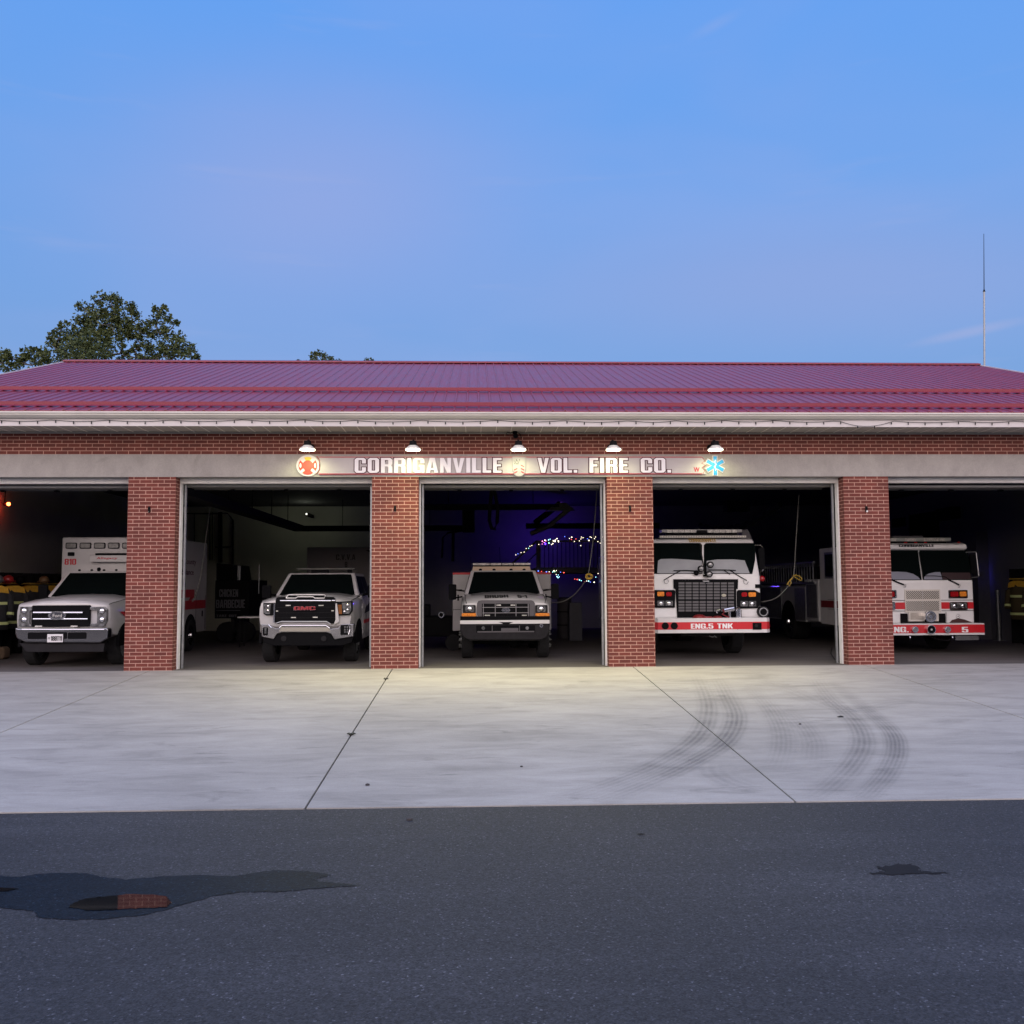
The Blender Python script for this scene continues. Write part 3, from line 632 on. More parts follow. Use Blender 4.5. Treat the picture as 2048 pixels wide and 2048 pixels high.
# maltese cross emblem
cx, cz = A(Z6(215, 352), SY)
em = thing('maltese_cross_emblem', 'round red and white cross emblem with gold top left of the sign', 'emblem', (cx, -.012, cz))
g = MB(); g.prism([(.23 * cos(a) * (1 if True else 1), .215 * sin(a)) for a in [2 * pi * i / 32 for i in range(32)]], -.014, 0); g.build('backing_plate', mat('emblem_white', (.62, .58, .56), .5), em)
g = MB()
def arm(a0, r0=.07, r1=.185, w0=.32, w1=.62):
    return [(r0 * cos(a0 - w0), r0 * sin(a0 - w0))] + [(r1 * cos(a0 + w1 * u), r1 * sin(a0 + w1 * u)) for u in (-1, -.5, 0, .5, 1)] + [(r0 * cos(a0 + w0), r0 * sin(a0 + w0))]
RDE = mat('emblem_red', (.62, .05, .03), .5)
for k in (0, 2, 3): g.prism(arm(k * pi / 2), -.022, -.0145)
g.build('cross_arm', RDE, em)
g = MB(); g.prism(arm(pi / 2, .07, .175, .3, .45), -.022, -.0145); g.build('gold_arm', mat('emblem_gold', (.7, .45, .03), .5), em)
g = MB(); g.cyl((0, -.0145, 0), (0, -.028, 0), .105, n=28); g.build('centre_disc', RDE, em)
for sgn in (-1, 1):
    g = MB(); g.prism([(sgn * .145 + .018 * cos(a), .045 * sin(a)) for a in [2 * pi * i / 16 for i in range(16)]], -.027, -.0225)
    g.build('white_figure', WHITEINK, em)
for an in (-2.36, -.78):
    c, s_ = cos(an), sin(an); g = MB(); g.add([(.1 * c - .012 * s_, y, .1 * s_ + .012 * c) if q == 0 else (.2 * c - .012 * s_, y, .2 * s_ + .012 * c) if q == 1 else (.2 * c + .012 * s_, y, .2 * s_ - .012 * c) if q == 2 else (.1 * c + .012 * s_, y, .1 * s_ - .012 * c) for y in (-.026, -.0225) for q in range(4)], [(0, 1, 2, 3), (7, 6, 5, 4), (0, 4, 5, 1), (1, 5, 6, 2), (2, 6, 7, 3), (3, 7, 4, 0)])
    g.build('crossed_tool', WHITEINK, em)
g = MB(); pts = [(.17, 0, .19), (.24, 0, .10), (.225, 0, 0), (.24, 0, -.09), (.17, 0, -.18)]; g.tube([(x, -.016, z) for x, _, z in pts], .006, 4); g.build('red_edge_line', MATS['sign_red'], em)
# star of life
cx, cz = A(Z7(1663, 352), SY)
em = thing('star_of_life_emblem', 'blue six-armed medical star emblem at the right end of the sign', 'emblem', (cx, -.012, cz))
def star(r, w, y0, y1, mt, name):
    P = []
    for k in range(6):
        a = pi / 2 + k * pi / 3; c, s_ = cos(a), sin(a); ri = w / math.tan(pi / 6)
        P += [(r * c + w * s_, r * s_ - w * c), (r * c - w * s_, r * s_ + w * c), (ri * 1.0 / cos(0) * cos(a + pi / 6) * 1.155 * cos(pi / 6), ri * 1.155 * cos(pi / 6) * sin(a + pi / 6))]
    g = MB(); g.prism(P, y1, y0); g.build(name, mt, em)
star(.205, .056, 0, -.012, MATS['emblem_white'], 'white_border'); star(.19, .036, -.0125, -.022, mat('emblem_blue', (.02, .30, .62), .45), 'blue_star')
g = MB(); g.tube([(0, -.024, -.11), (0, -.024, .12)], .006, 5); g.tube([(.03 * sin(t * 1.3), -.025, -.1 + t * .02) for t in range(11)], .007, 5); g.build('staff_and_snake', WHITEINK, em)
# centre shield badge
cx, cz = A(Z7(147, 360), SY)
em = thing('shield_badge', 'white shield badge with red chevron bars under the middle lamp', 'emblem', (cx, -.034, cz))
g = MB(); g.prism([(-.14, .19), (-.13, -.05), (-.10, -.16), (-.04, -.20), (.04, -.20), (.10, -.16), (.13, -.05), (.14, .19)], -.02, 0); g.build('shield', mat('badge_white', (.36, .34, .34), .5), em)
for z in (-.05, -.11):
    for s_ in (-1, 1): g = MB(); g.prism([(s_ * .10, z - .035), (s_ * .035, z), (s_ * .035, z + .018), (s_ * .10, z - .012)][::s_], -.024, -.0205); g.build('chevron_bar', REDINK, em)
g = MB(); g.prism([(.03, .02), (.10, -.015), (.10, .004), (.03, .04)], -.024, -.0205)
g.build('chevron_bar', REDINK, em)
g = MB(); rnd = random.Random(4)
for k in range(11):
    x, z = -.105 + .02 * (k % 6) + rnd.uniform(-.004, .004), .125 - .055 * (k // 6) + rnd.uniform(-.01, .01)
    g.tube([(x, -.022, z), (x + .014, -.022, z + rnd.uniform(-.03, .03)), (x + .004, -.022, z - .03)], .003, 4)
g.build('scroll_figure', INK, em)

# ------------------------------------------------------------------ gooseneck wall lamps (lit)
BULB = mat('lit_bulb', (1, .95, .8), .4, emit=(1, .93, .62), estr=14.)
SHADEM = mat('white_enamel', (.75, .75, .70), .35)
def wall_lamp(label, px):
    X = at(px, 895, -.42).x
    o = thing('wall_lamp', label, 'wall lamp', (X, 0, 4.38), 0, 'gooseneck lamps above the sign')
    g = MB(); g.cyl((0, -.002, .02), (0, -.03, .02), .07, n=16); g.build('wall_plate', DARKMETAL, o)
    g = MB(); g.tube([(0, -.03, .02), (0, -.09, .07), (0, -.17, .115), (0, -.30, .125), (0, -.38, .10), (0, -.42, .03)], .018, 8); g.cyl((0, -.42, .09), (0, -.42, .0), .065, .08, 16); g.build('arm', DARKMETAL, o)
    g = MB(); R = [(.08, .0), (.10, -.02), (.145, -.055), (.16, -.075)]
    n = 20
    vs = [(r * cos(2 * pi * i / n), -.42 + r * sin(2 * pi * i / n), z) for r, z in R + [(r - .004, z - .004) for r, z in reversed(R)] for i in range(n)]
    fs = [(k * n + i, k * n + (i + 1) % n, (k + 1) * n + (i + 1) % n, (k + 1) * n + i) for k in range(7) for i in range(n)]
    g.add(vs, fs); g.build('lamp_shade', SHADEM, o, smooth=True)
    g = MB(); g.cyl((0, -.42, -.045), (0, -.42, -.095), .10, .145, n=20); g.build('bulb', BULB, o, smooth=True)
    l = bpy.data.lights.new('lamp_light', 'SPOT'); l.energy = 24; l.color = (.93, 1, .48); l.spot_size = radians(168); l.spot_blend = .5; l.shadow_soft_size = .10
    lo = bpy.data.objects.new('lamp_light', l); S.collection.objects.link(lo); lo.parent = o; lo.location = (0, -.42, -.13)
    l = bpy.data.lights.new('lamp_beam', 'SPOT'); l.energy = 380; l.color = (1, .92, .45); l.spot_size = radians(138); l.spot_blend = 1.; l.shadow_soft_size = .12
    lo = bpy.data.objects.new('lamp_beam', l); S.collection.objects.link(lo); lo.parent = o; lo.location = (0, -.44, -.13); lo.rotation_euler = (radians(-32), 0, 0)
for px, lb in ((615, 'lit gooseneck wall lamp directly above the red maltese cross emblem'), (826, 'lit gooseneck wall lamp above the letters RIG of the sign'),
               (1037, 'lit gooseneck wall lamp above the white shield badge, below the dark camera'), (1227, 'lit gooseneck wall lamp above the word FIRE on the sign'),
               (1431, 'lit gooseneck wall lamp directly above the blue star emblem')):
    wall_lamp(lb, px)
p = at(1030, 868, -.15)
o = thing('security_camera', 'small black security camera with a loose wire under the soffit above the middle lamp', 'camera', (p.x, -.15, ZS - .004))
g = MB(); g.cyl((0, 0, 0), (0, 0, -.05), .05, n=12); g.ball((.01, -.02, -.09), .055, 10); g.build('housing', BLACK, o)
g = MB(); g.tube([(-.02, 0, -.01), (-.10, .02, -.03), (-.15, .03, -.01), (-.18, .03, -.05), (-.13, .03, -.07)], .008, 5); g.tube([(.03, 0, -.02), (.10, 0, -.05), (.13, .03, -.13)], .008, 5); g.build('wire', BLACK, o)

# ------------------------------------------------------------------ string lights on the fascia
sl_ = thing('string_lights', 'thin dark cord of small unlit bulbs strung along the white fascia under the gutter', 'string lights', (0, -.78, 4.83))
wp = [(-11.8, -.01)]; x = -11.8; rnd = random.Random(11)
while x < 15.2:
    x += rnd.uniform(.9, 1.5); wp.append((x, rnd.choice([0, -.005, -.01])))
sag = {}
def zc(x):
    for (a, za), (b, zb) in zip(wp, wp[1:]):
        if a <= x <= b:
            u = (x - a) / (b - a); d = .11 if 6.6 < (a + b) / 2 < 8.0 else .032
            return za + (zb - za) * u - d * 4 * u * (1 - u)
    return 0
C_ = MB(); x = -11.8; pts = []
while x < 15.2: pts.append((x, 0, zc(x))); x += .12
C_.tube(pts, .0045, 4); C_.build('cord', DARKMETAL, sl_)
x = -11.7; k = 0
BS = MB(); BG = mat('small_clear_bulb', (.35, .33, .31), .2)
bulbs = []
while x < 15.1:
    g = MB(); g.cyl((0, 0, 0), (0, 0, -.028), .009, n=6); g.ball((0, 0, -.04), .013, 6, (1, 1, 1.3))
    if not bulbs: b0 = g.build('bulb', TRIM, sl_)
    else: b0 = bulbs[0].copy(); S.collection.objects.link(b0); b0.parent = sl_
    b0.location = (x, -.002, zc(x)); bulbs.append(b0); x += .337

# small hooks on the pillars
HK = [(298, 1019, 'dark rusty wall hook', 'first'), (790, 1017, 'black iron wall hook', 'second'), (1260, 1017, 'black iron wall hook', 'third'), (1733, 1018, 'small wall hook', 'fourth')]
for px, py, lb, nth in HK:
    p = at(px, py, -.02)
    o = thing('wall_hook', f'{lb} high on the {nth} brick pillar from the left', 'hook', (p.x, 0, p.z), 0, 'hooks on the pillars')
    g = MB(); g.box(-.02, .02, -.012, -.001, -.06, .06); g.tube([(0, -.01, .04), (0, -.05, .045), (0, -.065, .02), (0, -.05, -.01), (0, -.02, -.02)], .009, 6); g.build('bracket', DARKMETAL, o)
    if nth in ('fourth', 'first'):
        g = MB(); g.ball((0, -.05, -.05), .022 if nth == 'fourth' else .014, 8); g.build('white_knob', WHITEINK if nth == 'fourth' else CORD, o)

# antenna
p = at(1966.8, 660, 12.0)
an = thing('antenna', 'tall thin grey whip antenna rising behind the right end of the roof', 'antenna', (p.x - .36, 12.0, 0)); an.rotation_euler.y = radians(2.2)
zj = at(1966, 582, 12).z; zt_ = at(1966, 467, 12).z
g = MB(); g.cyl((0, 0, 0), (0, 0, zj), .034, .03, 10); g.build('mast', mat('mast_grey', (.33, .34, .34), .5, .3), an)
g = MB(); g.cyl((0, 0, zj - .02), (0, 0, zj + .06), .045, .02, 8); g.build('collar', DARKMETAL, an)
g = MB(); g.cyl((0, 0, zj + .05), (0, 0, zt_), .014, .008, 6); g.build('whip', DARKMETAL, an)
# ------------------------------------------------------------------ vehicles
class Veh:
    """local frame: x to the right seen from the front, y backwards, z up; photo pixels of an enlarged crop map to metres"""
    def __init__(s, name, label, cat, cxpx, Y0, ox, oy, k, group=None):
        s.Y0, s.ox, s.oy, s.k = Y0, ox, oy, k
        s.X0 = at(cxpx, 1170, Y0).x; s.t = thing(name, label, cat, (s.X0, Y0, 0), 0, group)
    def p(s, zx, zy, dy=0.):
        q = at(s.ox + zx / s.k, s.oy + zy / s.k, s.Y0 + dy); return q.x - s.X0, q.z
    def poly(s, pts, dy0, dy1, name, mt, par=None, bevel=0.):
        g = MB(); g.prism([s.p(a, b, dy0) for a, b in pts][::-1], dy0, dy1); return g.build(name, mt, par or s.t, bevel)
    def rect(s, a, b, c, d, dy0, dy1, name, mt, par=None, r=0., bevel=0.):
        x0, z1 = s.p(a, b, dy0); x1, z0 = s.p(c, d, dy0); g = MB()
        if r: g.rrect(x0, x1, z0, z1, r, dy0, dy1)
        else: g.box(x0, x1, dy0, dy1, z0, z1)
        return g.build(name, mt, par or s.t, bevel)
    def disc(s, a, b, rpx, dy, depth, name, mt, par=None, n=20, dome=0.):
        x, z = s.p(a, b, dy); sc_ = F * s.k / (s.Y0 + dy + 19.24); r = rpx / sc_
        g = MB(); g.cyl((x, dy + depth, z), (x, dy, z), r, n=n)
        if dome: g.ball((x, dy + .01, z), r * .97, 14, (1, dome, 1))
        return g.build(name, mt, par or s.t, smooth=bool(dome))
    def text(s, txt, a, b, c, d, dy, mt, bold=.02, par=None, name='lettering', depth=.005, fn=None):
        x0, z1 = s.p(a, b, dy); x1, z0 = s.p(c, d, dy)
        return lettering(txt, x0, x1, z0, z1, dy, mt, par or s.t, bold, depth, name, 0, fn)
    def tube(s, pts, r, name, mt, par=None, n=6):
        g = MB(); g.tube([(*([s.p(a, b, dy)[0]]), dy, s.p(a, b, dy)[1]) for a, b, dy in pts], r, n); return g.build(name, mt, par or s.t)
    def wheel(s, x, y, r, w, rim=STEELG, lugs=False):
        sd = 1 if x > 0 else -1
        g = MB(); n = 26; prof = [(0, r * .62), (.0, r * .93), (.12, r), (.88, r), (1, r * .93), (1, r * .62)]
        vs = [(x - w / 2 + w * u, y + rr * cos(2 * pi * i / n), r + rr * sin(2 * pi * i / n) - .003) for u, rr in prof for i in range(n)]
        fs = [(k * n + i, k * n + (i + 1) % n, (k + 1) * n + (i + 1) % n, (k + 1) * n + i) for k in range(5) for i in range(n)]
        g.add(vs, fs); wh = g.build('wheel', RUBBER, s.t)
        g = MB(); g.cyl((x - sd * w * .2, y, r), (x + sd * w * .38, y, r), r * .63, n=20); g.cyl((x + sd * w * .38, y, r), (x + sd * w * .6, y, r), r * .22, r * .18, 10)
        for k in range(8):
            a = k * pi / 4; g.cyl((x + sd * w * .38, y + r * .4 * cos(a), r + r * .4 * sin(a)), (x + sd * w * (.75 if lugs else .48), y + r * .4 * cos(a), r + r * .4 * sin(a)), .018, n=6)
        g.build('rim', rim, wh); return wh
    def lamp(s, a, b, c, d, dy, mt, name='headlight', frame=None, r=.02, depth=.05):
        L = s.rect(a, b, c, d, dy, dy + depth, name, mt, r=r)
        return L

def greenhouse(v, belt, roofz, y0, y1, ytop0, ytop1, wb, wt, paint=WHITE):
    """cab above the belt line: painted frustum, glass panes a few millimetres proud, roof skin"""
    b = [(-wb, y0, belt), (wb, y0, belt), (wb, y1, belt), (-wb, y1, belt)]
    tp = [(-wt, ytop0, roofz), (wt, ytop0, roofz), (wt, ytop1, roofz), (-wt, ytop1, roofz)]
    g = MB(); g.hexa(b, tp); cab = g.build('cab', paint, v.t, .03)
    def face(p, q, r_, s_, ins, tb, bb, off, name):    # p q bottom, r s top (same order)
        p, q, r_, s_ = (Vector(t) for t in (p, q, r_, s_))
        def P(u, w): return (p * (1 - u) + q * u) * (1 - w) + (s_ * (1 - u) + r_ * u) * w
        nrm = (q - p).cross(s_ - p).normalized() * off
        A_ = [P(ins, bb), P(1 - ins, bb), P(1 - ins * 1.1, 1 - tb), P(ins * 1.1, 1 - tb)]
        g = MB(); g.hexa([a + nrm * .0 for a in A_], [a + nrm for a in A_]); return g.build(name, GLASS, cab)
    face(b[0], b[1], tp[1], tp[0], .05, .07, .02, .008, 'windshield')
    for sd in (0, 1):
        a, c, e, f_ = (b[1], b[2], tp[2], tp[1]) if sd == 0 else (b[3], b[0], tp[0], tp[3])
        def P(u, w): return (Vector(a) * (1 - u) + Vector(c) * u) * (1 - w) + (Vector(f_) * (1 - u) + Vector(e) * u) * w
        nr = Vector((1 if sd == 0 else -1, 0, .2)) * .008
        for u0, u1 in (((.06, .50), (.55, .93)) if sd == 0 else ((.07, .45), (.50, .94))):
            A_ = [P(u0, .06), P(u1, .06), P(u1, .86), P(u0, .86)]
            g = MB(); g.hexa(A_, [q + nr for q in A_]); g.build('side_window', GLASS, cab)
    return cab

def seam(v, pts):                             # shut lines between bonnet and wings
    for s_ in (-1, 1): g = MB(); g.tube([(s_ * x, y, z + .003) for y, x, z in pts], .006, 5); g.build('shut_line', BLACK, v.t)
# ---- brush truck in the middle bay
v = Veh('brush_truck', 'white brush truck in the middle bay with BRUSH 5-1 on its bonnet', 'fire truck', 1012, 1.75, 900, 1110, 8.782)
g = MB()
g.loft([(.17, [(0, .88), (.50, .88), (.93, .90), (.955, 1.02), (.94, 1.16), (.86, 1.235), (.45, 1.27), (0, 1.285)]),
        (.30, [(0, .7), (.50, .7), (.95, .72), (.985, 1.02), (.965, 1.20), (.88, 1.30), (.5, 1.345), (0, 1.36)]),
        (.9, [(0, .6), (.50, .6), (.97, .62), (1.0, 1.02), (.985, 1.27), (.90, 1.365), (.5, 1.42), (0, 1.435)]),
        (1.55, [(0, .5), (.50, .5), (.98, .5), (1.0, 1.02), (.985, 1.33), (.91, 1.42), (.5, 1.475), (0, 1.49)])])
g.build('bonnet_and_wings', GREYWHITE, v.t, .012, True)
g = MB(); g.box(-.97, .97, 1.55, 3.2, .5, 1.42); body = g.build('door_panel', GREYWHITE, v.t, .03)
greenhouse(v, 1.42, 1.985, 1.45, 3.2, 2.0, 3.1, .93, .77, GREYWHITE)
g = MB(); g.box(-1.235, 1.235, 3.25, 5.6, .50, 1.93); bx = g.build('utility_body', GREYWHITE, v.t, .02)
g = MB(); g.box(-1.238, 1.238, 3.247, 5.6, 1.9, 1.955); g.build('red_top_edge', RED, bx)
for s_ in (-1, 1):
    g = MB()
    for z in (1.52, 1.02): g.box(s_ * 1.0 if s_ > 0 else -1.23, 1.23 if s_ > 0 else -1.0, 3.24, 3.249, z, z + .012)
    g.box(s_ * 1.1 - .02, s_ * 1.1 + .02, 3.235, 3.249, 1.25, 1.4); g.build('compartment_seam', BLACK, bx)
for zx in (-.98, .98): v.wheel(zx * .87, .95, .41, .25, STEEL, True)
for zx in (-.98, .98): v.wheel(zx * .93, 4.3, .41, .4, STEEL)
# grille, lamps, bumper
v.poly([(475, 850), (500, 805), (560, 795), (1430, 795), (1470, 810), (1490, 850), (1490, 1050), (1470, 1105), (1400, 1122), (560, 1122), (500, 1095), (475, 1040)], .10, .2, 'grille_surround', GREYP, bevel=.012)
v.poly([(560, 855), (1395, 855), (1395, 1095), (560, 1095)], .094, .099, 'grille_opening', BLACK)
g = MB()
for y_ in (918, 1015):
    a, z0 = v.p(570, y_ + 9, .08); b, z1 = v.p(1385, y_ - 7, .08); g.box(a, b, .072, .093, z0, z1)
for x_ in (585, 795, 1160, 1375):
    a, z0 = v.p(x_ - 5, 1092, .08); b, z1 = v.p(x_ + 5, 858, .08); g.box(a, b, .080, .0935, z0, z1)
g.build('grille_bar', mat('grille_bar_grey', (.22, .21, .22), .4, .4), v.t)
g = MB()
for a, b, c, d in ((815, 870, 895, 892), (1065, 870, 1145, 892), (610, 1050, 700, 1068), (1262, 1050, 1345, 1068)):
    x0, z1 = v.p(a, b, .068); x1, z0 = v.p(c, d, .068); g.box(x0, x1, .062, .0715, z0, z1)
g.build('warning_light', CLEARLENS, v.t)
def ell(v, cx_, cy_, rx, ry, dy, depth, name, mt, n=24):
    x, z = v.p(cx_, cy_, dy); sc_ = F * v.k / (v.Y0 + dy + 19.24)
    g = MB(); g.prism([(x + rx / sc_ * cos(2 * pi * i / n), z + ry / sc_ * sin(2 * pi * i / n)) for i in range(n)], dy - depth, dy); return g.build(name, mt, v.t)
ell(v, 983, 968, 76, 40, .066, .012, 'oval_badge_rim', CHROME); bdg = ell(v, 983, 968, 66, 31, .0535, .004, 'oval_badge', mat('badge_dark', (.02, .022, .035), .5))
v.text('Ford', 930, 950, 1036, 988, .049, CHROME, .02)
for a, b in (((225, 880, 450, 1020), (268, 892, 425, 1000)), ((1500, 880, 1715, 1020), (1530, 892, 1680, 1000))):
    v.rect(*a, .12, .2, 'headlight_housing', TRIM, r=.02); v.rect(*b, .105, .119, 'headlight', LAMPG, r=.03)
v.rect(205, 1022, 458, 1076, .11, .2, 'turn_signal', AMBER, r=.015); v.rect(1500, 1022, 1748, 1076, .11, .2, 'turn_signal', AMBER, r=.015)
v.rect(180, 1082, 1755, 1150, .06, .3, 'bumper_gap', BLACK)
v.rect(175, 1150, 1752, 1205, .0, .14, 'bumper', mat('bumper_white', (.66, .64, .63), .4, coat=.3), r=.01, bevel=.006)
v.poly([(175, 1207), (1752, 1207), (1748, 1330), (1700, 1440), (1600, 1490), (330, 1490), (230, 1440), (180, 1330)], .02, .2, 'lower_bumper', TRIM, bevel=.015)
v.rect(460, 1240, 1495, 1362, .012, .019, 'lower_intake', BLACK)
g = MB()
for a, b, c, d in ((480, 1340, 1480, 1356), (735, 1240, 748, 1345), (1215, 1240, 1228, 1345), (900, 1285, 1200, 1330)):
    x0, z1 = v.p(a, b, .0); x1, z0 = v.p(c, d, .0); g.box(x0, x1, .002, .0115, z0, z1)
g.build('intake_bar', GREYP, v.t)
for a in (585, 1355): v.disc(a, 1283, 30, .0, .012, 'fog_lamp', LAMPG)
v.disc(1605, 1243, 30, .006, .012, 'tow_ring', CHROME); v.disc(1605, 1243, 15, .001, .006, 'ring_hole', BLACK)
v.poly([(850, 1178), (1110, 1178), (1070, 1192), (1010, 1228), (960, 1228), (900, 1192)], -.008, -.001, 'winged_badge', DARKMETAL)
v.poly([(340, 1500), (1580, 1500), (1500, 1470), (1580, 1410), (380, 1410)], .14, .3, 'air_dam', GREYP)
g = MB(); g.cyl((-.85, .95, .36), (.85, .95, .36), .05); g.box(-.45, -.35, .7, 3, .4, .5); g.box(.35, .45, .7, 3, .4, .5); g.ball((.2, .95, .36), .15); g.build('front_axle', DARKMETAL, v.t)
# lettering lies on the sloping bonnet
x0, _ = v.p(610, 760, .32); x1, _ = v.p(1362, 760, .32)
def bon(X, Y, Z):
    u = (Z - 0) / 1; y = .285 + u * .42; zz = (1.30 if y < .3 else 1.36 + (y - .3) / .6 * .075) + .004
    zz = 1.285 + (y - .17) / .13 * .075 if y < .3 else 1.36 + (y - .3) / .6 * .075
    return (X, y, zz + .012 - Y * .0 - abs(X) * .03)
lettering('BRUSH   5-1', x0, x1, 0, 1, 0, INK, v.t, .06, .003, fn=bon)
# light bar, cab lights, antennas, mirrors
a, z0 = v.p(400, 182, 2.3); b, z1 = v.p(1410, 140, 2.3)
g = MB(); g.box(a, b, 2.2, 2.5, z0, z1); lb = g.build('light_bar', CLEARLENS, v.t, .012)
g = MB(); g.box(a + .03, b - .03, 2.22, 2.48, z0 - .05, z0 - .001)
for u in (.3, .5, .7): g.box(a + (b - a) * u - .01, a + (b - a) * u + .01, 2.19, 2.51, z0 - .002, z1 + .002)
g.build('light_bar_base', BLACK, lb)
x0, z1 = v.p(385, 205, 2.25); x1, z0 = v.p(1420, 285, 2.25)
g = MB(); g.hexa([(x0, 2.05, z0 - .02), (x1, 2.05, z0 - .02), (x1, 2.4, z0 - .02), (x0, 2.4, z0 - .02)], [(x0 + .03, 2.2, z1), (x1 - .03, 2.2, z1), (x1 - .03, 2.4, z1), (x0 + .03, 2.4, z1)]); g.build('cream_roof_deflector', mat('cream_panel', (.75, .58, .42), .45), v.t)
g = MB()
for x_ in (535, 775, 1075, 1305): X, Z = v.p(x_, 258, 2.0); g.ball((X, 2.08, Z), .035, 8, (1.2, 1, .8))
g.build('cab_marker_light', BLACK, v.t)
g = MB(); g.tube([(-.06, 2.3, 2.0), (-.08, 2.3, 2.55)], .006, 5); g.tube([(-.80, 3.3, 1.95), (-.78, 3.3, 2.35)], .005, 5); g.build('whip_antenna', BLACK, v.t)
for s_ in (-1, 1):
    g = MB(); g.tube([(s_ * .93, 1.7, 1.50), (s_ * 1.15, 1.62, 1.53)], .02, 6); g.tube([(s_ * .95, 1.7, 1.37), (s_ * 1.15, 1.62, 1.34)], .02, 6); g.rrect(s_ * 1.2 - .09, s_ * 1.2 + .09, 1.3, 1.66, .03, 1.58, 1.66); g.build('wing_mirror', BLACK, v.t)
g = MB(); g.tube([(-.35, 1.44, 1.50), (-.1, 1.47, 1.515), (.3, 1.44, 1.51)], .009, 5); g.tube([(.1, 1.42, 1.50), (.6, 1.44, 1.505)], .009, 5); g.build('windscreen_wiper', BLACK, v.t)
for a in (345, 1605): v.disc(a, 945, 46, .09, .014, 'reflector', CHROME, dome=.4)
seam(v, [(.17, .86, 1.235), (.30, .88, 1.30), (.9, .90, 1.365), (1.55, .91, 1.42)])

# ---- white pickup
v = Veh('pickup_truck', 'white crew cab pickup with black grille beside the barbecue trailer', 'pickup truck', 609, 1.05, 510, 1120, 8.05)
g = MB()
g.loft([(.14, [(0, .80), (.60, .80), (.93, .83), (.955, 1.0), (.95, 1.16), (.92, 1.28), (.45, 1.39), (0, 1.40)]),
        (.34, [(0, .6), (.60, .6), (.98, .66), (1.0, 1.0), (.985, 1.20), (.945, 1.33), (.5, 1.43), (0, 1.44)]),
        (1.0, [(0, .5), (.60, .5), (1.0, .6), (1.02, 1.02), (1.01, 1.26), (.96, 1.37), (.5, 1.45), (0, 1.47)]),
        (1.75, [(0, .4), (.60, .4), (1.0, .4), (1.02, 1.02), (1.01, 1.30), (.95, 1.41), (.5, 1.48), (0, 1.49)])])
g.build('bonnet_and_wings', GREYWHITE, v.t, .012, True)
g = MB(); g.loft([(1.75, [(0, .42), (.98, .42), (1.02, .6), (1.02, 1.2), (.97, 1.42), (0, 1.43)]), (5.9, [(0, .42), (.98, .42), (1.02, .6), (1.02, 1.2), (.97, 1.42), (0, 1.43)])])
body = g.build('door_panel', GREYWHITE, v.t, .02)
g = MB(); g.box(1.0215, 1.026, 1.9, 5.6, .78, .86); g.box(-1.026, -1.0215, 1.9, 5.6, .78, .86); g.build('red_stripe', RED, body)
g = MB(); g.add([(1.0215, 2.0, 1.0), (1.0215, 3.4, 1.05), (1.0215, 3.4, 1.28), (1.0215, 2.2, 1.14)], [(0, 1, 2, 3)]); g.box(1.0216, 1.026, 3.5, 3.53, .5, 1.4); g.box(1.0216, 1.026, 2.3, 2.33, .5, 1.4); g.build('dark_side_marking', TRIM, body)
greenhouse(v, 1.42, 1.935, 1.62, 4.2, 2.25, 4.0, .94, .76, GREYWHITE)
for s_ in (-1, 1):
    v.wheel(s_ * .86, .98, .42, .27, STEELG); v.wheel(s_ * .86, 4.9, .42, .27, STEELG)
    g = MB(); g.prismx([(.98 + .50 * cos(a), .42 + .50 * sin(a)) for a in [pi * i / 14 for i in range(15)]], min(s_ * .98, s_ * 1.035), max(s_ * .98, s_ * 1.035)); g.build('wheel_arch', BLACK, v.t)
GR_ = [(330, 640), (345, 605), (380, 595), (500, 592), (560, 612), (660, 612), (700, 590), (930, 590), (965, 612), (1090, 612), (1130, 592), (1255, 595), (1290, 630), (1302, 700), (1295, 1010), (1220, 1030), (1150, 985), (430, 985), (370, 1030), (325, 1010)]
v.poly(GR_, .08, .2, 'grille', BLACK, bevel=.01)
v.tube([(405, 655, .065), (1225, 655, .065)], .017, 'chrome_bar', CHROME, n=12); v.tube([(1238, 653, .065), (1292, 653, .065)], .016, 'chrome_bar', CHROME, n=12)
v.rect(300, 700, 318, 1005, .06, .13, 'chrome_strip', CHROME)
v.poly([(1296, 700), (1318, 700), (1345, 900), (1350, 1000), (1270, 1035), (1296, 960)], .07, .13, 'chrome_strip', STEEL)
g = MB()
for y_ in (760, 850, 930): 
    x0, z0 = v.p(345, y_ + 5, .074); x1, z1 = v.p(1285, y_ - 5, .074); g.box(x0, x1, .070, .0795, z0, z1)
g.build('grille_bar', TRIM, v.t)
g = MB()
for a, b in ((495, 731), (1025, 731), (335, 822), (1232, 816), (580, 926), (930, 922)):
    x0, z1 = v.p(a, b - 8, .066); x1, z0 = v.p(a + (78 if b not in (822, 816) else 38), b + 8, .066); g.box(x0, x1, .060, .0695, z0, z1)
g.build('warning_light', CLEARLENS, v.t)
v.text('GMC', 620, 745, 978, 808, .062, CHROME, .035, depth=.02); v.text('GMC', 624, 749, 974, 804, .0415, mat('badge_red', (.42, .06, .07), .25, .5), .012, depth=.003)
v.poly([(525, 608), (535, 572), (560, 566), (1100, 566), (1130, 572), (1105, 608), (965, 608), (930, 592), (690, 592), (655, 608)], .10, .3, 'bonnet_scoop', BLACK, bevel=.005)
v.tube([(500, 612, .07), (520, 575, .085), (545, 560, .09), (1110, 560, .09), (1135, 575, .085), (1115, 614, .07), (965, 614, .07), (930, 592, .07), (690, 592, .07), (655, 614, .07), (500, 612, .07)], .011, 'scoop_edge', WHITE)
v.poly([(130, 690), (320, 690), (300, 890), (180, 895), (135, 870)], .09, .2, 'headlight_housing', BLACK, bevel=.008)
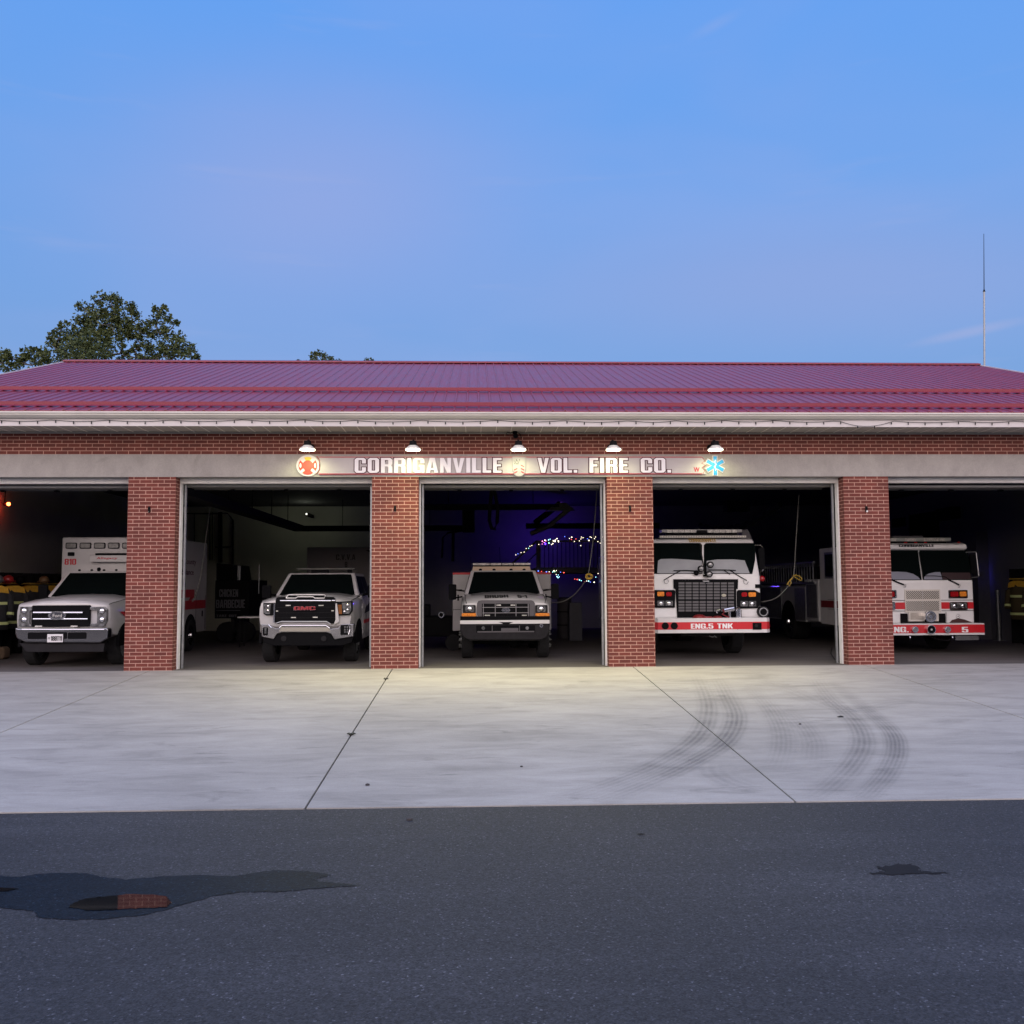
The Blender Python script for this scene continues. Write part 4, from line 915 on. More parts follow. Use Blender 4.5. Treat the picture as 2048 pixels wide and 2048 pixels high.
v.poly([(1302, 670), (1560, 662), (1562, 820), (1530, 885), (1345, 895)], .09, .24, 'headlight_housing', BLACK, bevel=.008)
v.poly([(148, 706), (255, 706), (240, 870), (165, 870), (145, 850)], .08, .089, 'headlight', LAMPG); v.poly([(1400, 690), (1545, 682), (1548, 810), (1515, 865), (1420, 865)], .08, .089, 'headlight', LAMPG)
v.poly([(1330, 720), (1395, 720), (1400, 870), (1350, 870)], .082, .089, 'turn_signal', mat('dim_amber', (.22, .08, .02), .2, coat=.5, var=.3))
# chrome bumper with raised centre
v.poly([(95, 1040), (200, 1040), (330, 1100), (400, 1100), (440, 1045), (1140, 1045), (1200, 1110), (1340, 1095), (1390, 1035), (1590, 1030), (1585, 1230), (1280, 1280), (1225, 1190), (1150, 1165), (430, 1165), (350, 1190), (300, 1275), (110, 1235)], .02, .18, 'bumper', mat('satin_chrome', (.30, .30, .31), .26, .9, var=.25, vscale=4), bevel=.01)
v.tube([(395, 1092, .01), (438, 1055, .01), (1142, 1055, .01), (1205, 1100, .01)], .017, 'chrome_lip', CHROME, n=12); v.tube([(340, 1018, .05), (432, 990, .05), (1150, 990, .05), (1215, 1030, .05)], .012, 'chrome_lip', STEEL, n=10)
v.poly([(385, 1150), (420, 1084), (1175, 1084), (1215, 1150)], .012, .0195, 'bumper_centre', mat('warm_chrome', (.36, .345, .30), .35, .8))
v.poly([(110, 1236), (300, 1276), (350, 1195), (430, 1168), (1150, 1168), (1225, 1192), (1280, 1282), (1585, 1232), (1560, 1330), (1400, 1380), (300, 1380), (140, 1330)], .05, .2, 'lower_valance', BLACK, bevel=.01)
for a, b in ((150, 1085, ), (1400, 1045)):
    c = v.rect(a - 25, b, a + 55 if a < 800 else a + 130, b + 130 if a < 800 else 1205, .008, .019, 'fog_lamp_housing', BLACK, r=.02)
g = MB()
for i in range(2):
    for j in range(3):
        x, z = v.p(1448 + i * 40, 1080 + j * 40, .0); g.rrect(x - .016, x + .016, z - .018, z + .018, .006, .0, .0075)
x, z = v.p(170, 1140, .0); g.rrect(x - .02, x + .02, z - .06, z + .06, .01, .0, .0075); g.build('fog_lamp', LAMPG, v.t)
v.tube([(1515, 1040, .0), (1530, 1120, .0), (1510, 1200, .0)], .012, 'chrome_strip', CHROME)
v.tube([(215, 1040, .0), (262, 1090, .0)], .010, 'chrome_strip', CHROME)
for a in (460, 1105): v.disc(a, 1265, 42, .035, .02, 'tow_hook', TRIM)
a, z0 = v.p(690, 158, 2.6); b, z1 = v.p(1610, 130, 2.6)
g = MB(); g.box(a, b, 2.5, 2.75, z0, z1); lb = g.build('light_bar', mat('dim_lens', (.12, .12, .11), .2, coat=.5), v.t, .01)
g = MB(); g.box(-.3, .1, 2.55, 2.7, 1.93, z0 - .002); g.box(.55, .65, 2.55, 2.7, 1.93, z0 - .002); g.build('light_bar_mount', BLACK, lb)
for s_ in (-1, 1):
    g = MB(); g.tube([(s_ * .97, 2.0, 1.42), (s_ * 1.16, 1.97, 1.46)], .03, 6); g.rrect(s_ * 1.2 - .1, s_ * 1.2 + .1, 1.36, 1.66, .04, 1.9, 2.0); g.build('wing_mirror', BLACK, v.t, .01)
g = MB(); g.tube([(.0, .985 + .6, 1.50), (.5, .985 + .6, 1.505)], .01, 5); g.build('windscreen_wiper', BLACK, v.t)

seam(v, [(.14, .92, 1.28), (.34, .945, 1.33), (1.0, .96, 1.37), (1.75, .95, 1.41)])
for a, b in ((205, 745), (205, 815), (1490, 725), (1490, 800), (1440, 830)): v.disc(a, b, 24, .068, .011, 'reflector', CHROME, dome=.4)
# ---- ambulance, left bay
v = Veh('ambulance', 'white ambulance with tall box body and red 810 in the leftmost bay', 'ambulance', 121, .75, 0, 930, 4.493)
g = MB()
g.loft([(.16, [(0, .75), (.60, .75), (.84, .78), (.875, .95), (.875, 1.14), (.86, 1.25), (.45, 1.31), (0, 1.32)]),
        (.20, [(0, .75), (.60, .75), (.90, .78), (.94, .95), (.94, 1.14), (.91, 1.28), (.45, 1.35), (0, 1.365)]),
        (.34, [(0, .6), (.60, .6), (.97, .66), (1.0, .95), (.985, 1.16), (.94, 1.31), (.5, 1.38), (0, 1.40)]),
        (1.0, [(0, .5), (.60, .5), (.99, .6), (1.02, .95), (1.01, 1.22), (.95, 1.37), (.5, 1.44), (0, 1.46)]),
        (1.7, [(0, .4), (.60, .4), (1.0, .4), (1.02, .95), (1.01, 1.28), (.95, 1.41), (.5, 1.48), (0, 1.49)])])
g.build('bonnet_and_wings', GREYWHITE, v.t, .012, True)
g = MB(); g.box(-1.0, 1.0, 1.7, 3.0, .42, 1.42); body = g.build('door_panel', GREYWHITE, v.t, .03)
g = MB()
for s_ in (-1, 1): g.add([(s_ * 1.026, .5, 1.12), (s_ * 1.026, 1.7, 1.12), (s_ * 1.026, 3., 1.1), (s_ * 1.026, 3., .8), (s_ * 1.026, 1.7, .82), (s_ * 1.026, .9, .98)], [(0, 1, 2, 3, 4, 5)])
g.build('red_stripe', RED, body)
greenhouse(v, 1.42, 1.99, 1.55, 3.0, 2.2, 2.95, .95, .78, GREYWHITE)
g = MB()
for i in range(5): X = -.55 + i * .275; g.ball((X, 2.28, 2.02), .03, 8, (1.2, 1, .8))
g.ball((-.2, 2.5, 2.04), .05, 8); g.build('cab_marker_light', BLACK, v.t)
BX0, BX1, BH = -1.20, 1.20, 2.80
g = MB(); g.box(BX0, BX1, 2.85, 6.35, .45, BH); bx = g.build('box_body', GREYWHITE, v.t, .03)
DIMLENS = mat('grey_lens', (.2, .2, .19), .25, coat=.4, var=.3, vscale=20)
for i in range(6):
    a = 592 + i * 127; x0, z1 = v.p(a, 698, 2.84); x1, z0 = v.p(a + 100, 752, 2.84)
    g = MB(); g.rrect(x0, x1, z0, z1, .03, 2.825, 2.849); fr = g.build('flood_light', TRIM, bx)
    g = MB(); g.rrect(x0 + .02, x1 - .02, z0 + .02, z1 - .02, .02, 2.815, 2.8245); g.build('lens', DIMLENS, fr)
v.text('810', 582, 843, 684, 896, 2.845, mat('ambulance_red', (.5, .02, .03), .5), .045, bx)
v.rect(608, 783, 668, 818, 2.835, 2.849, 'side_marker', BLACK, bx, r=.02)
x0, z1 = v.p(808, 812, 2.7); x1 = -x0; _, z0 = v.p(808, 872, 2.7)
g = MB(); g.box(x0, x1, 2.68, 2.84, z0, z1); sb = g.build('sign_box', GREYWHITE, v.t, .01)
lettering('Allegany', x0 + .14, x0 + .62, z0 + .05, z1 - .04, 2.679, MATS['ambulance_red'], sb, .01, .004, fn=lambda X, Y, Z: (X + (Z - z0) * .25, Y, Z))
g = MB(); g.box(x0 + .12, x1 - .12, 2.7, 2.83, z1 + .002, z1 + .05); g.build('siren_light', BLACK, sb)
# right-hand side of the box (seen through the second bay)
def side_text(txt, y0, y1, z0, z1, mt, X, par):
    lettering(txt, y0, y1, z0, z1, 0, mt, par, .01, .004, fn=lambda a, b, c: (X - b, a, c))
g = MB(); g.box(BX1 + .001, BX1 + .005, 2.9, 5.2, 1.36, 1.56); g.box(BX1 + .001, BX1 + .005, 4.2, 6.25, 1.06, 1.28); g.prismx([(5.2, 1.56), (5.2, 1.36), (4.7, 1.283), (4.9, 1.283)], BX1 + .001, BX1 + .0045); g.build('red_stripe', mat('side_red', (.45, .012, .015), .4), bx)
side_text('Allegany County', 2.95, 5.3, 2.16, 2.34, mat('side_ink', (.06, .015, .02), .5), BX1 + .0012, bx); side_text('Ambulance', 3.6, 5.1, 1.93, 2.08, MATS['side_ink'], BX1 + .0012, bx)
g = MB()
for y in (3.1, 4.25, 5.35, 6.2): g.box(BX1 + .001, BX1 + .007, y, y + .015, .5, 2.3 if y < 5 else 1.4)
for y in (3.7, 4.0, 5.9): g.box(BX1 + .001, BX1 + .02, y, y + .05, .85, 1.0)
g.build('compartment_seam', TRIM, bx)
for s_ in (-1, 1):
    v.wheel(s_ * .86, .95, .41, .25, STEELG); w = v.wheel(s_ * 1.02, 4.9, .41, .4, CHROME)
    g = MB(); g.prismx([(4.9 + .53 * cos(a), .41 + .53 * sin(a)) for a in [pi * i / 14 for i in range(15)]], min(s_ * 1.1, s_ * 1.206), max(s_ * 1.1, s_ * 1.206)); g.build('wheel_arch', BLACK, bx)
    g = MB(); g.prismx([(.95 + .49 * cos(a), .41 + .49 * sin(a)) for a in [pi * i / 14 for i in range(15)]], min(s_ * .97, s_ * 1.03), max(s_ * .97, s_ * 1.03)); g.build('wheel_arch', BLACK, v.t)
v.rect(285, 1262, 805, 1452, .10, .25, 'grille', BLACK, r=.03, bevel=.01)
v.tube([(300, 1326, .085), (745, 1326, .085)], .024, 'chrome_bar', CHROME, n=12); v.tube([(300, 1384, .085), (790, 1384, .085)], .022, 'chrome_bar', CHROME, n=12)
ell(v, 515, 1352, 78, 38, .078, .02, 'oval_badge_rim', CHROME); ell(v, 515, 1352, 62, 26, .056, .004, 'oval_badge', MATS['badge_dark']); v.text('Ford', 475, 1338, 555, 1368, .0505, STEEL, .01)
g = MB()
for a in (315, 635): x0, z1 = v.p(a, 1443, .09); x1, z0 = v.p(a + 62, 1457, .09); g.box(x0, x1, .085, .098, z0, z1)
g.build('warning_light', CLEARLENS, v.t)
v.poly([(180, 1272), (288, 1272), (288, 1300), (262, 1320), (262, 1430), (285, 1452), (165, 1452), (165, 1400)], .09, .25, 'headlight', LAMPG, bevel=.008)
v.poly([(808, 1276), (935, 1272), (960, 1300), (958, 1400), (935, 1452), (808, 1452), (808, 1428), (870, 1420), (870, 1310), (808, 1300)], .09, .25, 'headlight', LAMPG, bevel=.008)
v.poly([(135, 1462), (165, 1470), (960, 1464), (972, 1480), (965, 1560), (900, 1600), (230, 1595), (150, 1560), (135, 1520)], .0, .22, 'bumper', mat('dark_chrome', (.30, .30, .31), .16, 1.), bevel=.07)
v.tube([(200, 1478, .01), (940, 1478, .01)], .022, 'bumper_top_roll', CHROME, n=12)
v.rect(250, 1505, 600, 1562, -.008, -.001, 'bumper_intake', BLACK, r=.02); v.rect(610, 1505, 775, 1562, -.008, -.001, 'bumper_intake', BLACK, r=.02)
v.rect(425, 1520, 563, 1592, -.03, -.012, 'number_plate', mat('plate_white', (.7, .68, .68), .5)); v.text('188T11', 458, 1538, 556, 1578, -.031, INK, .01); v.text('*', 432, 1548, 450, 1566, -.031, INK, .03)
v.poly([(170, 1602), (940, 1602), (930, 1680), (240, 1682)], .06, .25, 'lower_valance', TRIM, bevel=.01)
for s_ in (-1, 1):
    g = MB(); g.tube([(s_ * .97, 1.95, 1.42), (s_ * 1.15, 1.9, 1.5)], .025, 6); g.rrect(s_ * 1.18 - .1, s_ * 1.18 + .1, 1.38, 1.70, .03, 1.86, 1.95); g.build('wing_mirror', BLACK, v.t, .01)

seam(v, [(.20, .91, 1.28), (.34, .94, 1.31), (1.0, .95, 1.37), (1.7, .95, 1.41)])
for a, b in ((212, 1310), (212, 1390), (915, 1312), (915, 1390)): v.disc(a, b, 24, .072, .017, 'reflector', CHROME, dome=.4)
# ---- tanker engine
v = Veh('tanker_fire_engine', 'white tanker fire engine with black grille and ENG.5 TNK on its bumper', 'fire engine', 1423.8, 1.35, 1300, 1040, 7.431)
hw = 1.2
g = MB()
cabp = [(.48, .88), (.48, 1.80), (.52, 1.87), (.86, 2.555), (.95, 2.64), (1.2, 2.67), (3.9, 2.67), (3.9, .6), (.9, .6)]
g.prismx(cabp, -hw, hw); cab = g.build('cab', WHITE, v.t, .05)
g = MB(); g.box(-1.22, 1.22, 3.95, 9.6, .6, 2.5); g.build('tank_body', WHITE, v.t, .03)
# windscreens lie on the sloping face
def on_slope(v, pts, prof0, prof1, off, name, mt, par, thick=.01):
    (ya, za), (yb, zb_) = prof0, prof1; out = []
    for a, b in pts:
        d = cf * F + cr * (v.ox + a / v.k - 1024) - cu * (v.oy + b / v.k - 1024)
        # plane through (ya,za)-(yb,zb)
        sl2 = (zb_ - za) / (yb - ya); Ya = v.Y0 + ya
        t = (za + sl2 * (CAM.y - Ya) - CAM.z) / (d.z - sl2 * d.y); P = CAM + d * t
        out.append(Vector((P.x - v.X0, P.y - v.Y0, P.z)))
    nr = Vector((0, -(zb_ - za), (yb - ya))).normalized(); n = len(out)
    g = MB(); g.add([q + nr * off for q in out] + [q + nr * (off + thick) for q in out], [tuple(range(n)), tuple(range(2 * n - 1, n - 1, -1))] + [(i, i + n, (i + 1) % n + n, (i + 1) % n) for i in range(n)])
    return g.build(name, mt, par)
s0, s1 = (.52, 1.87), (.86, 2.555)
on_slope(v, [(812, 802), (830, 400), (790, 355)][:0] + [(800, 802), (1520, 802), (1560, 600), (1565, 380), (1540, 345), (830, 345), (800, 375)], s0, s1, .002, 'windshield', GLASS, cab)
on_slope(v, [(65, 802), (780, 802), (778, 375), (748, 345), (-330, 345), (-340, 802)][0:0] + [(775, 802), (772, 375), (745, 345), (-80, 345), (-100, 400), (-80, 802)], s0, s1, .002, 'windshield', GLASS, cab)
REFLECTION = mat('grey_reflection', (.30, .31, .32), .6, var=.08, vscale=3)  # windscreen reflection painted as flat grey panels on the glass
on_slope(v, [(832, 795), (1480, 795), (1405, 605), (1240, 590), (1000, 592), (840, 612)], s0, s1, .013, 'painted_reflection', REFLECTION, cab, .002)
on_slope(v, [(105, 795), (765, 795), (770, 608), (560, 592), (330, 580), (160, 585), (118, 610)], s0, s1, .013, 'painted_reflection', REFLECTION, cab, .002)
g = MB(); x, _ = v.p(795, 800, .6); g.tube([(x + .005, .515, 1.88), (x - .01, .845, 2.54)], .014, 6); g.build('centre_strip', CHROME, cab)
# grille
v.poly([(350, 880), (1310, 880), (1305, 1025), (1282, 1025), (1282, 1320), (1360, 1335), (1365, 1452), (408, 1452), (380, 1030), (352, 1015)], .45, .479, 'grille_surround', BLACK)
g = MB()
for c in range(8):
    for r in list(range(6)) + list(range(6, 10)):
        x = 425 + c * 105; y = 927 + r * 44 if r < 6 else 1204 + (r - 6) * 42
        x0, z1 = v.p(x, y, .44); x1, z0 = v.p(x + 88, y + 30, .44); g.box(x0, x1, .440, .4495, z0, z1)
g.build('grille_mesh', mat('grille_slot_grey', (.10, .095, .10), .6), v.t)
v.poly([(770, 910), (833, 880), (898, 910), (833, 948)], .43, .4395, 'diamond_badge', CHROME); v.poly([(785, 910), (833, 888), (882, 910), (833, 940)], .425, .4295, 'badge_face', DARKMETAL); v.text('SPARTAN', 796, 902, 870, 918, .4245, STEEL, .03)
x, z = v.p(1100, 1120, .43); g = MB(); g.ball((x, .44, z), .05, 8, (1, .3, .7)); g.build('grille_emblem', mat('pale_sticker', (.4, .38, .3), .6, var=.5, vscale=40), v.t)
# light clusters
for sgn, pts, am, rd, h1, h2 in ((1, [(1295, 1060), (1320, 1040), (1560, 1040), (1640, 1085), (1655, 1120), (1655, 1265), (1600, 1310), (1295, 1318)], (1465, 1075, 1575, 1140), (1360, 1075, 1445, 1138), (1345, 1205, 1455, 1283), (1467, 1205, 1580, 1283)),
                                 (-1, [(-30, 1040), (365, 1040), (380, 1060), (372, 1305), (-30, 1305), (-60, 1250), (-60, 1100)], (110, 1068, 212, 1132), (240, 1072, 325, 1132), (110, 1200, 215, 1275), (230, 1200, 340, 1275))):
    v.poly(pts, .44, .56, 'headlight_housing', BLACK, bevel=.015)
    v.rect(*am, .425, .4395, 'turn_signal', AMBER, r=.02); v.rect(*rd, .425, .4395, 'warning_light', REDLENS, r=.03)
    v.rect(*h1, .42, .4395, 'headlight', LAMPG, r=.01); v.rect(*h2, .42, .4395, 'headlight', LAMPG, r=.01)
# bumper
zb0, zb1 = .59, .905
def bump(y0, y1, z0, z1, name, mt, w=1.2, ex=.0): 
    g = MB(); g.add([(x, y, z) for z in (z0, z1) for x, y in ((-w + .02, y0), (w - .02, y0), (w + .06, y0 + .09), (w + .06, y1), (-w - .06, y1), (-w - .06, y0 + .09))], [(5, 4, 3, 2, 1, 0), (6, 7, 8, 9, 10, 11)] + [(i, (i + 1) % 6, 6 + (i + 1) % 6, 6 + i) for i in range(6)]); return g.build(name, mt, v.t)
bm = bump(0, .45, zb0, zb1, 'bumper', MATS['bumper_white'])
_, zr1 = v.p(0, 1522, 0); _, zr0 = v.p(0, 1632, 0)
bump(-.004, .45, zr0, zr1, 'red_band', RED)
v.text('ENG.5 TNK', 606, 1541, 1234, 1611, -.0045, WHITEINK, .055, depth=.004)
for a in (228, 362): v.disc(a, 1574, 53, -.02, .015, 'bumper_lamp', BLACK)
v.rect(1525, 1527, 1660, 1630, -.012, -.005, 'tow_eye_recess', BLACK); v.disc(1582, 1570, 24, -.022, .009, 'tow_eye', TRIM)
g = MB()
for a in (535, 1305):
    for b in (1522, 1628): x, z = v.p(a, b, -.01); g.ball((x, -.006, z), .010, 6)
g.build('bolt', CHROME, v.t)
g = MB(); g.cyl((-.1, .22, zb1), (-.1, .22, zb1 + .0)if 0 else (-.1, .22, zb1 + .03), .15, .14, 18); x, z = v.p(740, 1440, .2); g.ball((x, .25, zb1), .15, 12, (1, 1, .5)); x2, _ = v.p(1010, 1440, .2); g.ball((x2, .25, zb1), .12, 12, (1, 1, .35)); g.build('red_hose_cap', DKRED, v.t)
g = MB(); x, z = v.p(1180, 1330, .3); g.cyl((x - .12, .3, z - .02), (x + .1, .3, z + .02), .05, n=12); g.cyl((x, .3, zb1), (x, .3, z), .035); x, z = v.p(1310, 1340, .3); g.cyl((x, .3, zb1), (x, .3, z + .02), .06, n=12); g.ball((x, .3, z + .02), .06); x, z = v.p(1000, 1350, .3); g.tube([(x, .3, z - .05), (x - .03, .3, z), (x + .06, .3, z + .03)], .015); g.build('hose_nozzle', CHROME, v.t)
v.tube([(1080, 1330, .28), (1110, 1370, .27), (1070, 1400, .26), (1130, 1430, .25), (1180, 1450, .24)], .014, 'red_handle', DKRED)
# wipers, spot lamps
for pts in ([(205, 895, .44), (330, 820, .47), (450, 755, .51)], [(350, 752, .50), (560, 748, .50), (720, 760, .50)], [(1440, 900, .44), (1300, 820, .47), (1190, 745, .51)], [(870, 742, .50), (1100, 740, .50), (1275, 748, .50)], [(1100, 745, .50), (1190, 808, .47)]):
    v.tube(pts, .010, 'windscreen_wiper', BLACK)
for pts in ([(210, 900, .45), (215, 935, .45), (250, 948, .45), (278, 915, .45), (262, 885, .45)], [(1385, 900, .45), (1400, 945, .45), (1440, 955, .45), (1462, 915, .45)]): v.tube(pts, .005, 'washer_hose', BLACK)
g = MB(); x, z = v.p(830, 770, .42); g.cyl((x, .44, 1.80), (x, .44, z + .12), .02); g.box(x - .05, x + .06, .40, .48, 1.80, 1.84); g.build('lamp_post', BLACK, v.t)
for a, b in ((765, 725), (900, 665), (885, 806)):
    q = v.disc(a, b, 49, .34, .08, 'spot_lamp', BLACK); v.disc(a, b, 38, .325, .014, 'lens', LAMPG, q, dome=.25)
g = MB(); x, z = v.p(690, 785, .42); g.ball((x, .44, z), .06, 10); g.build('spot_lamp', BLACK, v.t)
# roof items
a, z0 = v.p(160, 192, 1.2); b, z1 = v.p(1350, 140, 1.2)
g = MB(); g.box(a, b, 1.1, 1.4, z0, z1); lb = g.build('light_bar', mat('pale_grey_lens', (.3, .3, .29), .3, coat=.3), v.t, .015)
g = MB()
for k in range(12):
    xa = 255 + k * 87
    if xa < 690 - 40 or xa > 850 - 20: x0, zz1 = v.p(xa, 146, 1.09); x1, zz0 = v.p(xa + 76, 188, 1.09); g.box(x0, x1, 1.088, 1.099, zz0, zz1)
g.build('bright_lens', CLEARLENS, lb)
v.rect(695, 150, 850, 190, 1.085, 1.099, 'centre_module', DARKMETAL, lb)
g = MB(); g.box(a + .1, b - .1, 1.15, 1.35, 2.66, z0 - .002); g.build('light_bar_base', BLACK, lb)
x0, zz1 = v.p(135, 232, .98); x1, zz0 = v.p(1425, 266, .98)
g = MB(); g.rrect(x0, x1, zz0, zz1, .02, .93, 1.0); st = g.build('led_strip', mat('strip_grey', (.25, .24, .22), .5), v.t)
g = MB(); n = 52
for k in range(n): xx = x0 + .03 + (x1 - x0 - .06) * k / (n - 1); g.box(xx - .008, xx + .008, .922, .9295, zz0 + .012, zz1 - .012)
g.build('led_row', mat('led_white', (.7, .68, .6), .4), st)
g = MB(); x, z = v.p(1440, 180, 1.6); g.prism([(x - .12, 2.66), (x - .12, z + .05), (x + .02, z + .07), (x + .1, 2.75), (x + .12, 2.66)], 1.6, 3.2); g.build('roof_rail', GREYP, v.t, .01)
v.text('CORRIGANVILLE', 580, 278, 985, 330, .895, GOLD, .03, fn=lambda X, Y, Z: (X, .86 + (Z - 2.555) * 1.06 + Y - .895 - .004, Z))
# mirrors, corner lamp, round corner hose cap, side fittings
for s_ in (-1, 1):
    g = MB(); g.tube([(s_ * 1.19, .8, 2.5), (s_ * 1.30, .72, 2.50), (s_ * 1.345, .7, 2.43)], .016, 6); g.tube([(s_ * 1.19, .7, 1.87), (s_ * 1.31, .7, 1.92), (s_ * 1.345, .7, 1.98)], .016, 6); mr = g.build('mirror_arm', CHROME, v.t)
    g = MB(); g.rrect(min(s_ * 1.25, s_ * 1.37), max(s_ * 1.25, s_ * 1.37), 1.96, 2.44, .03, .68, .76); g.build('mirror', BLACK, mr)
    x, z = v.p(1672, 872, .55); g = MB(); g.ball((s_ * x, .58, z), .068, 12); g.build('round_red_lamp', REDLENS, v.t, smooth=True)
    g = MB(); g.box(min(s_ * 1.19, s_ * 1.26), max(s_ * 1.19, s_ * 1.26), .55, .7, z - .03, z + .03); g.build('lamp_bracket', TRIM, v.t)
v.disc(1690, 1365, 82, .35, .14, 'corner_speaker', TRIM); v.disc(1690, 1365, 66, .335, .015, 'speaker_ring', STEELG); v.disc(1690, 1365, 50, .32, .015, 'speaker_cone', BLACK)
v.rect(1565, 955, 1640, 1010, .46, .52, 'side_bracket', BLACK)
for s_ in (-1, 1): v.wheel(s_ * 1.0, 2.2, .52, .3, CHROME); v.wheel(s_ * .95, 7.4, .52, .55, CHROME)
g = MB(); g.cyl((-.9, 2.2, .5), (.9, 2.2, .5), .09); g.box(-.5, -.38, .3, 8, .55, .75); g.box(.38, .5, .3, 8, .55, .75); g.box(-.62, .55, .2, .35, .52, .56); g.build('chassis_rail', DARKMETAL, v.t)
v.tube([(880, 1720, .1), (930, 1745, .1), (960, 1720, .1), (990, 1750, .1)], .008, 'tow_chain', STEEL)

for a, b in ((162, 1238), (285, 1238), (1400, 1244), (1523, 1244)): v.disc(a, b, 30, .405, .014, 'reflector', CHROME, dome=.4)
# ---- fire engine, right bay
v = Veh('fire_engine', 'white fire engine with wire mesh grille and horn in the rightmost bay', 'fire engine', 1863.8, 2.6, 1770, 1060, 8.05)
hw = 1.185; v.X1 = 0
g = MB(); g.prismx([(.42, .70), (.42, 1.68), (.44, 1.70), (.72, 2.41), (.74, 2.52), (.86, 2.575), (3.95, 2.575), (3.95, .55), (.9, .55)], -hw, hw); cab = g.build('cab', WHITE, v.t, .05)
s0, s1 = (.44, 1.70), (.72, 2.41)
on_slope(v, [(605, 808), (1395, 808), (1350, 500), (1320, 328), (545, 328)], s0, s1, .002, 'windshield', GLASS, cab)
on_slope(v, [(590, 808), (525, 328), (-280, 328), (-270, 560), (-230, 808)], s0, s1, .002, 'windshield', GLASS, cab)
on_slope(v, [(612, 800), (920, 800), (905, 740), (885, 680), (800, 682), (700, 705), (640, 740)], s0, s1, .013, 'painted_reflection', mat('bluish_reflection', (.22, .23, .28), .6), cab, .002)  # bluish panels paint a reflection onto the lower windscreen
on_slope(v, [(565, 800), (530, 760), (450, 710), (340, 682), (200, 675), (60, 675), (60, 800)], s0, s1, .013, 'painted_reflection', MATS['bluish_reflection'], cab, .002)
on_slope(v, [(930, 800), (1385, 800), (1360, 690), (905, 690)], s0, s1, .013, 'maroon_dash', mat('maroon_dash', (.025, .008, .010), .6), cab, .002)
g = MB(); xa, _ = v.p(598, 812, .5); xb, _ = v.p(515, 320, .8); g.tube([(xa, .425, 1.70), (xb, .705, 2.42)], .016, 6); g.build('centre_strip', CHROME, cab)
# roof lip
g = MB(); g.prismx([(.70, 2.42), (.64, 2.45), (.66, 2.54), (.80, 2.582), (.9, 2.58), (.9, 2.42)], -hw - .01, hw + .01); g.build('roof_visor', WHITE, cab, .02)
v.text('CORRIGANVILLE', 222, 232, 785, 272, .65, INK, .03, fn=lambda X, Y, Z: (X, .638 + Y - .65 + max(0, (Z - 2.54)) * 2.2, Z))
# grilles with wire mesh
MESHM = bpy.data.materials.new('wire_mesh'); MESHM.use_nodes = True; t_ = MESHM.node_tree; b_ = t_.nodes['Principled BSDF']
b_.inputs['Metallic'].default_value = .6; b_.inputs['Roughness'].default_value = .45
uvn = N(t_, 'ShaderNodeUVMap'); mpp = N(t_, 'ShaderNodeMapping'); mpp.inputs['Rotation'].default_value = (0, 0, radians(45)); mpp.inputs['Scale'].default_value = (30, 30, 30); wire(t_, uvn.outputs[0], mpp.inputs[0])
ck = N(t_, 'ShaderNodeTexBrick', Scale=1., _offset=0.); ck.inputs['Color1'].default_value = (.03, .028, .025, 1); ck.inputs['Color2'].default_value = (.04, .035, .03, 1); ck.inputs['Mortar'].default_value = (.5, .47, .42, 1); ck.inputs['Mortar Size'].default_value = .2; ck.inputs['Brick Width'].default_value = 1; ck.inputs['Row Height'].default_value = 1
wire(t_, mpp.outputs[0], ck.inputs['Vector']); wire(t_, ck.outputs['Color'], b_.inputs['Base Color'])
v.rect(318, 960, 900, 1325, .395, .419, 'grille_frame', mat('cream_frame', (.62, .58, .52), .45))
for b, d in ((982, 1110), (1147, 1300)):
    gm = v.rect(343, b, 873, d, .386, .3945, 'mesh_grille', MESHM); v.rect(603, b, 612, d, .380, .3855, 'grille_divider', STEEL, gm)
v.rect(385, 1322, 868, 1470, .39, .419, 'lower_panel', MATS['cream_frame']); v.rect(412, 1332, 810, 1440, .383, .3895, 'steel_panel', mat('brushed_panel', (.42, .38, .33), .4, .7, var=.3, vscale=6))
v.rect(255, 1345, 372, 1500, .38, .419, 'step_recess', BLACK); v.rect(868, 1345, 978, 1500, .38, .419, 'step_recess', BLACK); v.rect(978, 1325, 998, 1500, .40, .419, 'chrome_strip', STEEL); v.rect(372, 1472, 868, 1502, .385, .419, 'step_recess', BLACK)
q = v.disc(740, 1396, 92, .22, .165, 'mechanical_siren', CHROME, n=28); v.disc(740, 1396, 62, .208, .011, 'siren_grille', LAMPG, q); v.disc(740, 1396, 30, .198, .01, 'siren_hub', CHROME, q)
for xa, xb in ((-330, 318), (905, 1425)):
    g = MB(); x0, _ = v.p(xa, 1100, .41); x1, _ = v.p(xb, 1100, .41); x0 = max(x0, -hw + .01); x1 = min(x1, hw - .01)
    for y_ in (1135, 1306):
        _, z = v.p(0, y_, .41); g.box(x0, x1, .412, .419, z - .006, z + .006)
    g.build('black_pinstripe', BLACK, cab)
    _, z1 = v.p(0, 1168, .41); _, z0 = v.p(0, 1275, .41); g = MB(); g.box(x0, x1, .410, .419, z0, z1); g.build('red_stripe', RED, cab)
